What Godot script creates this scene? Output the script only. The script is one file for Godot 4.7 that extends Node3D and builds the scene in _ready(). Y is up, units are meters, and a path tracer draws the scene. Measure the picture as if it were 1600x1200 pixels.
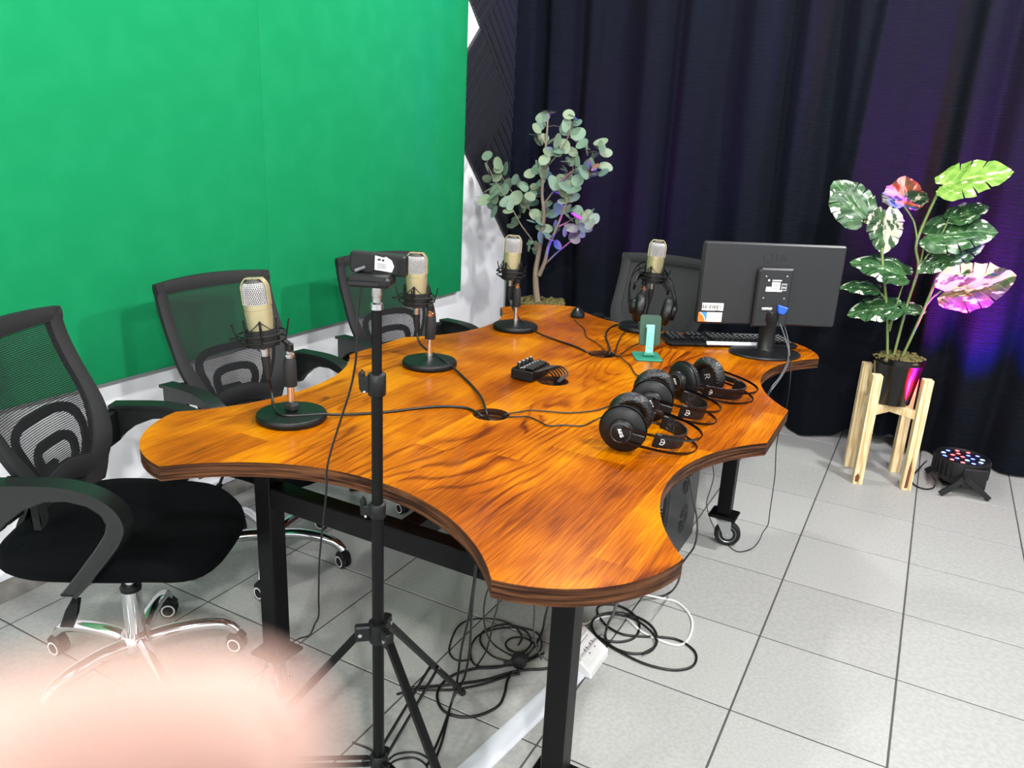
extends Node3D
# A podcast room: a shaped table with microphones on stands, mesh office chairs before a green screen,
# a black curtain, two artificial plants, stage lights on the floor.

const TOP := 0.785            # height of the table top
const TC := Vector2(-0.9465, -2.07)   # middle of the table (x, z)
const WALL_X := -2.40
const CEIL := 2.70

var M := {}
var used := {}
var plug_tips := []           # where the cable leaves each microphone
var rng := RandomNumberGenerator.new()


# ---------------------------------------------------------------- mesh building
class MB:
	var v := PackedVector3Array()
	var n := PackedVector3Array()
	var t := PackedVector2Array()

	func tri(a: Vector3, b: Vector3, c: Vector3, na: Vector3, nb: Vector3, nc: Vector3, ta := Vector2.ZERO, tb := Vector2.ZERO, tc := Vector2.ZERO) -> void:
		if (c - a).cross(b - a).dot(na + nb + nc) < 0.0:
			v.append_array([a, c, b]); n.append_array([na, nc, nb]); t.append_array([ta, tc, tb])
		else:
			v.append_array([a, b, c]); n.append_array([na, nb, nc]); t.append_array([ta, tb, tc])

	func flat(a: Vector3, b: Vector3, c: Vector3, out: Vector3) -> void:
		var f := (b - a).cross(c - a)
		if f.length_squared() < 1e-16:
			return
		f = f.normalized()
		if f.dot(out) < 0.0:
			f = -f
		tri(a, b, c, f, f, f)

	func quad(a: Vector3, b: Vector3, c: Vector3, d: Vector3, out: Vector3) -> void:
		flat(a, b, c, out); flat(a, c, d, out)

	func squad(a: Vector3, b: Vector3, c: Vector3, d: Vector3, na: Vector3, nb: Vector3, nc: Vector3, nd: Vector3, ta := Vector2.ZERO, tb := Vector2.ZERO, tc := Vector2.ZERO, td := Vector2.ZERO) -> void:
		tri(a, b, c, na, nb, nc, ta, tb, tc); tri(a, c, d, na, nc, nd, ta, tc, td)

	# a box with chamfered edges
	func box(ctr: Vector3, size: Vector3, bev := 0.0, B := Basis.IDENTITY) -> MB:
		var h := size * 0.5
		bev = minf(bev, 0.49 * minf(size.x, minf(size.y, size.z)))
		if bev <= 0.0:
			for ax in 3:
				for sg in [-1.0, 1.0]:
					var e := [Vector3.ZERO, Vector3.ZERO, Vector3.ZERO]
					e[0][ax] = sg * h[ax]; e[1][(ax + 1) % 3] = h[(ax + 1) % 3]; e[2][(ax + 2) % 3] = h[(ax + 2) % 3]
					quad(ctr + B * (e[0] - e[1] - e[2]), ctr + B * (e[0] + e[1] - e[2]), ctr + B * (e[0] + e[1] + e[2]), ctr + B * (e[0] - e[1] + e[2]), B * e[0])
			return self
		var P := func(s: Vector3, ax: int) -> Vector3:
			var q := Vector3(s.x * (h.x - bev), s.y * (h.y - bev), s.z * (h.z - bev))
			q[ax] = s[ax] * h[ax]
			return ctr + B * q
		for ax in 3:
			var a1 := (ax + 1) % 3
			var a2 := (ax + 2) % 3
			for sg in [-1.0, 1.0]:
				var s := Vector3.ONE
				s[ax] = sg
				var c := []
				for k in [[-1, -1], [1, -1], [1, 1], [-1, 1]]:
					s[a1] = k[0]; s[a2] = k[1]
					c.append(P.call(s, ax))
				var o := Vector3.ZERO
				o[ax] = sg
				quad(c[0], c[1], c[2], c[3], B * o)
				for sg2 in [-1.0, 1.0]:
					var s1 := Vector3.ONE
					s1[ax] = sg; s1[a1] = sg2; s1[a2] = -1.0
					var s2 := s1
					s2[a2] = 1.0
					var oo := Vector3.ZERO
					oo[ax] = sg; oo[a1] = sg2
					quad(P.call(s1, ax), P.call(s1, a1), P.call(s2, a1), P.call(s2, ax), B * oo)
		for x in [-1.0, 1.0]:
			for y in [-1.0, 1.0]:
				for z in [-1.0, 1.0]:
					var s := Vector3(x, y, z)
					flat(P.call(s, 0), P.call(s, 1), P.call(s, 2), B * s)
		return self

	# a profile of (radius, height) turned about the local y axis; soft where the profile bends little
	func lathe(prof: Array, xf := Transform3D.IDENTITY, seg := 24, scale_xz := Vector2.ONE) -> MB:
		var sn := []
		for i in prof.size() - 1:
			var d: Vector2 = prof[i + 1] - prof[i]
			sn.append(Vector2(d.y, -d.x).normalized())
		for i in prof.size() - 1:
			var n0: Vector2 = sn[i]
			var n1: Vector2 = sn[i]
			if i > 0 and sn[i - 1].dot(sn[i]) > 0.7:
				n0 = (sn[i - 1] + sn[i]).normalized()
			if i < prof.size() - 2 and sn[i + 1].dot(sn[i]) > 0.7:
				n1 = (sn[i + 1] + sn[i]).normalized()
			for k in seg:
				var a0 := TAU * k / seg
				var a1 := TAU * (k + 1) / seg
				var c0 := Vector3(cos(a0) * scale_xz.x, 0, sin(a0) * scale_xz.y)
				var c1 := Vector3(cos(a1) * scale_xz.x, 0, sin(a1) * scale_xz.y)
				var m0 := Vector3(cos(a0) / scale_xz.x, 0, sin(a0) / scale_xz.y)
				var m1 := Vector3(cos(a1) / scale_xz.x, 0, sin(a1) / scale_xz.y)
				var p: Vector2 = prof[i]
				var q: Vector2 = prof[i + 1]
				var A := xf * (c0 * p.x + Vector3.UP * p.y)
				var Bb := xf * (c1 * p.x + Vector3.UP * p.y)
				var C := xf * (c1 * q.x + Vector3.UP * q.y)
				var D := xf * (c0 * q.x + Vector3.UP * q.y)
				var nA := (xf.basis * (m0 * n0.x + Vector3.UP * n0.y)).normalized()
				var nB := (xf.basis * (m1 * n0.x + Vector3.UP * n0.y)).normalized()
				var nC := (xf.basis * (m1 * n1.x + Vector3.UP * n1.y)).normalized()
				var nD := (xf.basis * (m0 * n1.x + Vector3.UP * n1.y)).normalized()
				if q.x > 1e-6:
					tri(A, C, D, nA, nC, nD)
				if p.x > 1e-6:
					tri(A, Bb, C, nA, nB, nC)
		return self

	func cyl(a: Vector3, b: Vector3, r0: float, r1 := -1.0, seg := 16, bev := 0.0) -> MB:
		if r1 < 0.0:
			r1 = r0
		var L := (b - a).length()
		var xf := Transform3D(MB.look(b - a), a)
		if bev > 0.0:
			return lathe([Vector2(0, 0), Vector2(r0 - bev, 0), Vector2(r0, bev), Vector2(r1, L - bev), Vector2(r1 - bev, L), Vector2(0, L)], xf, seg)
		return lathe([Vector2(0, 0), Vector2(r0, 0), Vector2(r1, L), Vector2(0, L)], xf, seg)

	static func look(y: Vector3) -> Basis:
		y = y.normalized()
		var x := y.cross(Vector3.FORWARD if absf(y.z) < 0.9 else Vector3.RIGHT).normalized()
		return Basis(x, y, x.cross(y))

	func tube(pts: Array, r, seg := 8, closed := false) -> MB:
		var m := pts.size()
		var rings := []
		var nrm := []
		var up := Vector3.ZERO
		for i in m:
			var d: Vector3
			if closed:
				d = pts[(i + 1) % m] - pts[(i + m - 1) % m]
			else:
				d = pts[mini(i + 1, m - 1)] - pts[maxi(i - 1, 0)]
			d = d.normalized()
			if up == Vector3.ZERO:
				up = MB.look(d).x
			up = (up - d * up.dot(d)).normalized()
			var w := d.cross(up)
			var ring := []
			var rn := []
			var rr: float = r[i] if r is Array else r
			for k in seg:
				var a := TAU * k / seg
				var o := up * cos(a) + w * sin(a)
				ring.append(pts[i] + o * rr); rn.append(o)
			rings.append(ring); nrm.append(rn)
		for i in (m if closed else m - 1):
			var j := (i + 1) % m
			for k in seg:
				var l := (k + 1) % seg
				squad(rings[i][k], rings[i][l], rings[j][l], rings[j][k], nrm[i][k], nrm[i][l], nrm[j][l], nrm[j][k])
		if not closed:
			for e in [0, m - 1]:
				var o: Vector3 = (pts[0] - pts[1]) if e == 0 else (pts[m - 1] - pts[m - 2])
				for k in range(1, seg - 1):
					flat(rings[e][0], rings[e][k], rings[e][k + 1], o)
		return self

	# a strap of width w (along side) and thickness th swept along pts
	func band(pts: Array, side: Vector3, w: float, th: float, closed := false) -> MB:
		var m := pts.size()
		var R := []
		var N := []
		for i in m:
			var d: Vector3
			if closed:
				d = pts[(i + 1) % m] - pts[(i + m - 1) % m]
			else:
				d = pts[mini(i + 1, m - 1)] - pts[maxi(i - 1, 0)]
			d = d.normalized()
			var s := (side - d * side.dot(d)).normalized()
			var o := d.cross(s).normalized()
			R.append([pts[i] + s * w * 0.5 + o * th * 0.5, pts[i] - s * w * 0.5 + o * th * 0.5, pts[i] - s * w * 0.5 - o * th * 0.5, pts[i] + s * w * 0.5 - o * th * 0.5])
			N.append([o, -s, -o, s])
		for i in (m if closed else m - 1):
			var j := (i + 1) % m
			for k in 4:
				var l := (k + 1) % 4
				squad(R[i][k], R[i][l], R[j][l], R[j][k], N[i][k], N[i][k], N[j][k], N[j][k])
		if not closed:
			quad(R[0][0], R[0][1], R[0][2], R[0][3], pts[0] - pts[1])
			quad(R[m - 1][0], R[m - 1][1], R[m - 1][2], R[m - 1][3], pts[m - 1] - pts[m - 2])
		return self

	# polygon in local x,y pushed along local z from 0 to h, with a small chamfer
	func extrude(poly: PackedVector2Array, h: float, xf := Transform3D.IDENTITY, bev := 0.0, caps := true, sides := true) -> MB:
		if Geometry2D.is_polygon_clockwise(poly):
			poly.reverse()
		var m := poly.size()
		var inner := poly
		if bev > 0.0:
			inner = PackedVector2Array()
			for i in m:
				var e0 := (poly[i] - poly[(i + m - 1) % m]).normalized()
				var e1 := (poly[(i + 1) % m] - poly[i]).normalized()
				var n0 := Vector2(-e0.y, e0.x)
				var n1 := Vector2(-e1.y, e1.x)
				var b := (n0 + n1).normalized()
				inner.append(poly[i] + b * bev / maxf(0.5, b.dot(n0)))
		if caps:
			var idx := Geometry2D.triangulate_polygon(inner)
			for k in range(0, idx.size(), 3):
				var a := inner[idx[k]]
				var b := inner[idx[k + 1]]
				var c := inner[idx[k + 2]]
				flat(xf * Vector3(a.x, a.y, h), xf * Vector3(b.x, b.y, h), xf * Vector3(c.x, c.y, h), xf.basis.z)
				flat(xf * Vector3(a.x, a.y, 0), xf * Vector3(b.x, b.y, 0), xf * Vector3(c.x, c.y, 0), -xf.basis.z)
		if sides:
			var fn := []
			for i in m:
				var e := (poly[(i + 1) % m] - poly[i]).normalized()
				fn.append(Vector2(e.y, -e.x))
			for i in m:
				var j := (i + 1) % m
				var n0: Vector2 = fn[i]
				var n1: Vector2 = fn[i]
				if fn[(i + m - 1) % m].dot(fn[i]) > 0.8:
					n0 = (fn[(i + m - 1) % m] + fn[i]).normalized()
				if fn[j].dot(fn[i]) > 0.8:
					n1 = (fn[j] + fn[i]).normalized()
				var N0 := xf.basis * Vector3(n0.x, n0.y, 0)
				var N1 := xf.basis * Vector3(n1.x, n1.y, 0)
				var a := poly[i]
				var b := poly[j]
				squad(xf * Vector3(a.x, a.y, bev), xf * Vector3(b.x, b.y, bev), xf * Vector3(b.x, b.y, h - bev), xf * Vector3(a.x, a.y, h - bev), N0, N1, N1, N0)
				if bev > 0.0:
					var ia := inner[i]
					var ib := inner[j]
					var o := xf.basis * Vector3(fn[i].x, fn[i].y, 1.0)
					quad(xf * Vector3(a.x, a.y, h - bev), xf * Vector3(b.x, b.y, h - bev), xf * Vector3(ib.x, ib.y, h), xf * Vector3(ia.x, ia.y, h), o)
					o = xf.basis * Vector3(fn[i].x, fn[i].y, -1.0)
					quad(xf * Vector3(a.x, a.y, bev), xf * Vector3(b.x, b.y, bev), xf * Vector3(ib.x, ib.y, 0), xf * Vector3(ia.x, ia.y, 0), o)
		return self

	# grid of points [row][column], soft normals
	func grid(g: Array, uv := true) -> MB:
		var r := g.size()
		var c: int = g[0].size()
		var N := []
		for i in r:
			var row := []
			for j in c:
				var a: Vector3 = g[mini(i + 1, r - 1)][j] - g[maxi(i - 1, 0)][j]
				var b: Vector3 = g[i][mini(j + 1, c - 1)] - g[i][maxi(j - 1, 0)]
				row.append(a.cross(b).normalized())
			N.append(row)
		for i in r - 1:
			for j in c - 1:
				var t0 := Vector2(float(j) / (c - 1), float(i) / (r - 1))
				var t1 := Vector2(float(j + 1) / (c - 1), float(i + 1) / (r - 1))
				squad(g[i][j], g[i][j + 1], g[i + 1][j + 1], g[i + 1][j], N[i][j], N[i][j + 1], N[i + 1][j + 1], N[i + 1][j], t0, Vector2(t1.x, t0.y), t1, Vector2(t0.x, t1.y))
		return self

	func ellipsoid(ctr: Vector3, rad: Vector3, B := Basis.IDENTITY, seg := 20, rows := 12, pow_xz := 1.0, pow_y := 1.0) -> MB:
		var g := []
		for i in rows + 1:
			var th := -PI / 2 + PI * i / rows
			var row := []
			for k in seg + 1:
				var a := TAU * k / seg
				var cy := MB.sp(cos(th), pow_y)
				row.append(Vector3(cy * MB.sp(cos(a), pow_xz), MB.sp(sin(th), pow_y), cy * MB.sp(sin(a), pow_xz)))
			g.append(row)
		for i in rows:
			for k in seg:
				var q := [g[i][k], g[i][k + 1], g[i + 1][k + 1], g[i + 1][k]]
				var p := []
				var m := []
				for s: Vector3 in q:
					p.append(ctr + B * (s * rad))
					var e := Vector3(signf(s.x) * pow(absf(s.x), 2.0 / pow_xz - 1.0) / rad.x, signf(s.y) * pow(absf(s.y), 2.0 / pow_y - 1.0) / rad.y, signf(s.z) * pow(absf(s.z), 2.0 / pow_xz - 1.0) / rad.z)
					m.append((B * e).normalized())
				squad(p[0], p[1], p[2], p[3], m[0], m[1], m[2], m[3])
		return self

	static func sp(x: float, p: float) -> float:
		return signf(x) * pow(absf(x), p)

	func mesh() -> ArrayMesh:
		var arr := []
		arr.resize(Mesh.ARRAY_MAX)
		arr[Mesh.ARRAY_VERTEX] = v
		arr[Mesh.ARRAY_NORMAL] = n
		arr[Mesh.ARRAY_TEX_UV] = t
		var m := ArrayMesh.new()
		m.add_surface_from_arrays(Mesh.PRIMITIVE_TRIANGLES, arr)
		return m


# ---------------------------------------------------------------- scene helpers
func numbered(called: String) -> String:
	used[called] = used.get(called, -1) + 1
	return called if used[called] == 0 else "%s_%03d" % [called, used[called]]


func tag(o: Node3D, label: String, category := "", group := "") -> Node3D:
	o.set_meta("label", label)
	if category != "":
		o.set_meta("category", category)
	if group != "":
		o.set_meta("group", group)
	return o


func thing(called: String, label: String, category: String, at := Vector3.ZERO, turn := 0.0, group := "") -> Node3D:
	var o := Node3D.new()
	o.name = numbered(called)
	add_child(o)
	o.position = at
	o.rotation.y = turn
	return tag(o, label, category, group)


func part(parent: Node, called: String, what, m: Material, label := "") -> MeshInstance3D:
	var o := MeshInstance3D.new()
	o.name = called
	o.mesh = what.mesh() if what is MB else what
	o.material_override = m
	parent.add_child(o, true)
	if label != "":
		o.set_meta("label", label)
	return o


# a thing made of a single mesh
func single(called: String, mb: MB, m: Material, label: String, category: String, group := "") -> MeshInstance3D:
	var o := part(self, numbered(called), mb, m)
	tag(o, label, category, group)
	return o


func structure(called: String, mb: MB, m: Material, label := "") -> MeshInstance3D:
	var o := part(self, called, mb, m)
	o.set_meta("kind", "structure")
	if label != "":
		o.set_meta("label", label)
	return o


func smooth(pts: Array, k := 6) -> Array:
	var out := []
	var m := pts.size()
	for i in m - 1:
		var p0: Vector3 = pts[maxi(i - 1, 0)]
		var p1: Vector3 = pts[i]
		var p2: Vector3 = pts[i + 1]
		var p3: Vector3 = pts[mini(i + 2, m - 1)]
		for s in k:
			out.append(p1.cubic_interpolate(p2, p0, p3, float(s) / k))
	out.append(pts[m - 1])
	return out


func arc(c: Vector3, u: Vector3, w: Vector3, a0: float, a1: float, k := 12) -> Array:
	var out := []
	for i in k + 1:
		var a := deg_to_rad(lerpf(a0, a1, float(i) / k))
		out.append(c + u * cos(a) + w * sin(a))
	return out


func V2(a: Array) -> PackedVector2Array:
	var p := PackedVector2Array()
	for i in range(0, a.size(), 2):
		p.append(Vector2(a[i], a[i + 1]))
	return p


func rgb(r: int, g: int, b: int) -> Color:
	return Color(r / 255.0, g / 255.0, b / 255.0)


func mat(called: String, c: Color, rough := 0.5, metal := 0.0) -> StandardMaterial3D:
	var m := StandardMaterial3D.new()
	m.resource_name = called
	m.albedo_color = c
	m.roughness = rough
	m.metallic = metal
	m.cull_mode = BaseMaterial3D.CULL_DISABLED
	M[called] = m
	return m


func noise(freq: float, sd: int, oct := 4, kind := FastNoiseLite.TYPE_SIMPLEX_SMOOTH) -> FastNoiseLite:
	var f := FastNoiseLite.new()
	f.noise_type = kind
	f.seed = sd
	f.frequency = freq
	f.fractal_octaves = oct
	return f


func noise_tex(freq: float, sd: int, stops: Array, size := 512, oct := 4, normal := false) -> NoiseTexture2D:
	var x := NoiseTexture2D.new()
	x.width = size; x.height = size
	x.seamless = true
	x.noise = noise(freq, sd, oct)
	if normal:
		x.as_normal_map = true
		x.bump_strength = 4.0
	if stops.size():
		var g := Gradient.new()
		g.offsets = PackedFloat32Array(stops.map(func(s): return s[0]))
		g.colors = PackedColorArray(stops.map(func(s): return s[1]))
		x.color_ramp = g
	return x


func triplanar(m: StandardMaterial3D, scale: Vector3, world := true) -> void:
	m.uv1_triplanar = true
	m.uv1_world_triplanar = world
	m.uv1_scale = scale


const PATHS := {
	"mic_a": [Vector3(-1.384, 0.887, -1.355), Vector3(-1.386, 0.851, -1.350), Vector3(-1.369, 0.821, -1.336), Vector3(-1.337, 0.811, -1.324), Vector3(-1.306, 0.809, -1.331), Vector3(-1.267, 0.805, -1.390), Vector3(-1.248, 0.793, -1.440), Vector3(-1.176, 0.789, -1.530), Vector3(-1.116, 0.789, -1.618), Vector3(-1.067, 0.789, -1.667), Vector3(-1.018, 0.789, -1.685), Vector3(-0.969, 0.789, -1.664), Vector3(-0.956, 0.775, -1.672), Vector3(-0.967, 0.725, -1.719), Vector3(-0.964, 0.645, -1.721)],
	"mic_b": [Vector3(-1.378, 0.885, -1.953), Vector3(-1.369, 0.860, -1.961), Vector3(-1.351, 0.835, -1.975), Vector3(-1.333, 0.820, -1.992), Vector3(-1.282, 0.809, -1.977), Vector3(-1.230, 0.793, -1.960), Vector3(-1.124, 0.789, -1.875), Vector3(-1.040, 0.793, -1.789), Vector3(-0.988, 0.793, -1.725), Vector3(-0.961, 0.780, -1.694), Vector3(-0.968, 0.735, -1.719), Vector3(-0.965, 0.645, -1.721)],
	"mic_c": [Vector3(-1.399, 0.900, -2.599), Vector3(-1.389, 0.870, -2.608), Vector3(-1.373, 0.841, -2.614), Vector3(-1.345, 0.811, -2.622), Vector3(-1.252, 0.797, -2.557), Vector3(-1.157, 0.789, -2.525), Vector3(-1.070, 0.789, -2.488), Vector3(-1.001, 0.789, -2.443), Vector3(-0.982, 0.770, -2.463), Vector3(-0.963, 0.705, -2.487)],
	"hp_a": [Vector3(-0.647, 0.805, -1.778), Vector3(-0.681, 0.797, -1.816), Vector3(-0.698, 0.789, -1.806), Vector3(-0.708, 0.789, -1.746), Vector3(-0.751, 0.789, -1.721), Vector3(-0.780, 0.789, -1.694), Vector3(-0.820, 0.789, -1.712), Vector3(-0.854, 0.789, -1.723), Vector3(-0.869, 0.791, -1.705), Vector3(-0.911, 0.780, -1.697), Vector3(-0.939, 0.735, -1.725), Vector3(-0.953, 0.665, -1.725)],
	"hp_b": [Vector3(-0.636, 0.810, -1.984), Vector3(-0.673, 0.795, -2.027), Vector3(-0.700, 0.789, -1.973), Vector3(-0.728, 0.789, -1.878), Vector3(-0.777, 0.789, -1.817), Vector3(-0.823, 0.789, -1.795), Vector3(-0.870, 0.789, -1.774), Vector3(-0.884, 0.791, -1.744), Vector3(-0.913, 0.787, -1.702), Vector3(-0.927, 0.755, -1.720), Vector3(-0.953, 0.685, -1.725)],
	"hp_c": [Vector3(-0.612, 0.815, -2.225), Vector3(-0.655, 0.797, -2.317), Vector3(-0.685, 0.789, -2.327), Vector3(-0.712, 0.789, -2.263), Vector3(-0.752, 0.789, -2.276), Vector3(-0.776, 0.789, -2.311), Vector3(-0.813, 0.789, -2.376), Vector3(-0.851, 0.791, -2.416), Vector3(-0.880, 0.791, -2.445), Vector3(-0.939, 0.755, -2.490), Vector3(-0.953, 0.685, -2.490)],
	"mouse": [Vector3(-1.232, 0.797, -2.857), Vector3(-1.198, 0.789, -2.827), Vector3(-1.143, 0.789, -2.758), Vector3(-1.086, 0.789, -2.646), Vector3(-1.036, 0.789, -2.600), Vector3(-0.980, 0.789, -2.538), Vector3(-0.938, 0.789, -2.472), Vector3(-0.947, 0.755, -2.491), Vector3(-0.954, 0.695, -2.490)],
	"kb": [Vector3(-0.647, 0.805, -2.718), Vector3(-0.724, 0.793, -2.785), Vector3(-0.793, 0.789, -2.773), Vector3(-0.852, 0.789, -2.762), Vector3(-0.888, 0.789, -2.672), Vector3(-0.892, 0.789, -2.564), Vector3(-0.883, 0.791, -2.463), Vector3(-0.927, 0.765, -2.485), Vector3(-0.952, 0.685, -2.491)],
	"hp_d": [Vector3(-1.002, 0.805, -2.889), Vector3(-0.988, 0.797, -2.804), Vector3(-0.977, 0.789, -2.722), Vector3(-0.942, 0.789, -2.592), Vector3(-0.911, 0.791, -2.494), Vector3(-0.934, 0.765, -2.489), Vector3(-0.952, 0.695, -2.491)],
	"mic_d": [Vector3(-0.955, 0.851, -2.948), Vector3(-0.972, 0.815, -2.961), Vector3(-0.977, 0.809, -2.872), Vector3(-1.043, 0.797, -2.913), Vector3(-1.071, 0.789, -2.875), Vector3(-1.056, 0.789, -2.776), Vector3(-1.018, 0.789, -2.676), Vector3(-0.966, 0.789, -2.572), Vector3(-0.923, 0.791, -2.474), Vector3(-0.943, 0.755, -2.491), Vector3(-0.953, 0.685, -2.490)],
	"mx0": [Vector3(-0.977, 0.823, -2.002), Vector3(-0.963, 0.825, -2.018), Vector3(-0.960, 0.815, -2.059), Vector3(-0.951, 0.795, -2.077), Vector3(-0.954, 0.765, -2.100), Vector3(-0.960, 0.685, -2.098)],
	"mx1": [Vector3(-0.976, 0.823, -2.019), Vector3(-0.961, 0.825, -2.033), Vector3(-0.956, 0.815, -2.072), Vector3(-0.946, 0.795, -2.087), Vector3(-0.948, 0.765, -2.101), Vector3(-0.958, 0.685, -2.099)],
	"mx2": [Vector3(-0.975, 0.823, -2.035), Vector3(-0.958, 0.825, -2.047), Vector3(-0.953, 0.815, -2.085), Vector3(-0.941, 0.795, -2.098), Vector3(-0.944, 0.765, -2.101), Vector3(-0.957, 0.685, -2.100)],
	"mx3": [Vector3(-0.974, 0.823, -2.052), Vector3(-0.956, 0.825, -2.062), Vector3(-0.950, 0.815, -2.098), Vector3(-0.936, 0.795, -2.109), Vector3(-0.941, 0.765, -2.101), Vector3(-0.955, 0.685, -2.420)],
	"mx4": [Vector3(-0.972, 0.823, -2.068), Vector3(-0.954, 0.825, -2.077), Vector3(-0.946, 0.815, -2.111), Vector3(-0.931, 0.795, -2.119), Vector3(-0.938, 0.765, -2.100), Vector3(-0.954, 0.685, -2.420)],
	"mx5": [Vector3(-0.971, 0.823, -2.085), Vector3(-0.951, 0.825, -2.092), Vector3(-0.943, 0.815, -2.124), Vector3(-0.926, 0.795, -2.130), Vector3(-0.936, 0.765, -2.100), Vector3(-0.953, 0.685, -2.420)],
	"webcam": [Vector3(-0.853, 1.227, -1.050), Vector3(-0.861, 1.199, -1.050), Vector3(-0.865, 1.152, -1.050), Vector3(-0.873, 1.092, -1.055), Vector3(-0.890, 1.033, -1.060), Vector3(-0.919, 0.963, -1.065), Vector3(-0.950, 0.889, -1.070), Vector3(-0.966, 0.843, -1.075), Vector3(-0.973, 0.798, -1.080), Vector3(-0.998, 0.733, -1.100), Vector3(-1.025, 0.665, -1.120), Vector3(-1.062, 0.569, -1.150), Vector3(-1.104, 0.452, -1.190), Vector3(-1.129, 0.374, -1.215), Vector3(-1.151, 0.337, -1.225), Vector3(-1.179, 0.289, -1.235), Vector3(-1.313, 0.165, -1.341), Vector3(-1.343, 0.142, -1.336), Vector3(-1.351, 0.139, -1.296), Vector3(-1.359, 0.125, -1.268), Vector3(-1.390, 0.060, -1.271), Vector3(-1.400, 0.008, -1.249), Vector3(-1.399, 0.006, -1.208)],
	"pc": [Vector3(-0.433, 0.700, -1.804), Vector3(-0.510, 0.450, -2.207), Vector3(-0.541, 0.280, -2.431), Vector3(-0.568, 0.140, -2.588), Vector3(-0.588, 0.050, -2.655), Vector3(-0.607, 0.008, -2.651), Vector3(-0.609, 0.006, -2.592)],
	"vga": [Vector3(-0.436, 0.915, -2.900), Vector3(-0.422, 0.885, -2.894), Vector3(-0.409, 0.850, -2.901), Vector3(-0.392, 0.810, -2.876), Vector3(-0.375, 0.790, -2.796), Vector3(-0.361, 0.790, -2.628), Vector3(-0.358, 0.787, -2.490), Vector3(-0.364, 0.775, -2.425), Vector3(-0.389, 0.720, -2.516), Vector3(-0.412, 0.650, -2.607)],
	"dvi": [Vector3(-0.468, 0.945, -2.819), Vector3(-0.449, 0.920, -2.859), Vector3(-0.427, 0.885, -2.864), Vector3(-0.403, 0.845, -2.847), Vector3(-0.385, 0.810, -2.825), Vector3(-0.373, 0.790, -2.735), Vector3(-0.363, 0.788, -2.561), Vector3(-0.367, 0.780, -2.460), Vector3(-0.386, 0.730, -2.514), Vector3(-0.403, 0.650, -2.613)],
	"thin": [Vector3(-0.383, 0.790, -2.854), Vector3(-0.364, 0.789, -2.768), Vector3(-0.352, 0.720, -2.735), Vector3(-0.354, 0.620, -2.755), Vector3(-0.364, 0.540, -2.757), Vector3(-0.370, 0.460, -2.787), Vector3(-0.360, 0.360, -2.790), Vector3(-0.362, 0.270, -2.821), Vector3(-0.364, 0.180, -2.846), Vector3(-0.365, 0.120, -2.859), Vector3(-0.380, 0.080, -2.865), Vector3(-0.389, 0.040, -2.867), Vector3(-0.407, 0.008, -2.858), Vector3(-0.440, 0.004, -2.809), Vector3(-0.473, 0.004, -2.811), Vector3(-0.524, 0.004, -2.868), Vector3(-0.566, 0.020, -2.901), Vector3(-0.587, 0.100, -2.846), Vector3(-0.601, 0.160, -2.833), Vector3(-0.592, 0.220, -2.827), Vector3(-0.574, 0.300, -2.769), Vector3(-0.565, 0.370, -2.691), Vector3(-0.549, 0.450, -2.581)],
	"coilR": [Vector3(-0.456, 0.550, -1.402), Vector3(-0.590, 0.250, -1.785), Vector3(-0.680, 0.050, -2.018), Vector3(-0.683, 0.004, -2.015), Vector3(-0.648, 0.004, -1.980), Vector3(-0.587, 0.004, -1.978), Vector3(-0.539, 0.004, -2.019), Vector3(-0.538, 0.004, -2.088), Vector3(-0.578, 0.004, -2.150), Vector3(-0.647, 0.004, -2.173), Vector3(-0.717, 0.004, -2.150), Vector3(-0.751, 0.004, -2.094), Vector3(-0.739, 0.004, -2.039), Vector3(-0.695, 0.004, -2.000), Vector3(-0.641, 0.004, -2.011), Vector3(-0.605, 0.004, -2.057), Vector3(-0.609, 0.004, -2.122), Vector3(-0.650, 0.004, -2.180), Vector3(-0.714, 0.004, -2.200), Vector3(-0.762, 0.004, -2.174), Vector3(-0.760, 0.004, -2.131), Vector3(-0.711, 0.004, -2.078), Vector3(-0.648, 0.004, -2.057), Vector3(-0.591, 0.004, -2.077), Vector3(-0.538, 0.004, -2.107), Vector3(-0.481, 0.004, -2.124), Vector3(-0.427, 0.004, -2.101), Vector3(-0.405, 0.004, -2.060), Vector3(-0.410, 0.004, -2.010), Vector3(-0.453, 0.004, -1.970), Vector3(-0.527, 0.004, -1.954), Vector3(-0.602, 0.004, -1.964), Vector3(-0.674, 0.004, -1.986), Vector3(-0.717, 0.004, -2.013), Vector3(-0.744, 0.012, -2.043), Vector3(-0.742, 0.012, -2.098), Vector3(-0.691, 0.012, -2.139), Vector3(-0.625, 0.012, -2.140), Vector3(-0.558, 0.012, -2.101), Vector3(-0.530, 0.012, -2.049), Vector3(-0.550, 0.012, -1.988)],
	"white": [Vector3(-0.807, 0.010, -1.966), Vector3(-0.797, 0.004, -2.031), Vector3(-0.764, 0.004, -2.044), Vector3(-0.747, 0.004, -2.084), Vector3(-0.720, 0.004, -2.127), Vector3(-0.675, 0.004, -2.156), Vector3(-0.602, 0.004, -2.107), Vector3(-0.533, 0.004, -2.091), Vector3(-0.473, 0.004, -2.098), Vector3(-0.455, 0.004, -2.148), Vector3(-0.467, 0.004, -2.234), Vector3(-0.502, 0.004, -2.296), Vector3(-0.553, 0.004, -2.331), Vector3(-0.609, 0.004, -2.323), Vector3(-0.651, 0.030, -2.271), Vector3(-0.660, 0.100, -2.152)],
	"black2": [Vector3(-0.658, 0.020, -2.280), Vector3(-0.612, 0.004, -2.330), Vector3(-0.580, 0.020, -2.354), Vector3(-0.537, 0.120, -2.253), Vector3(-0.512, 0.200, -2.168)],
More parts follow.
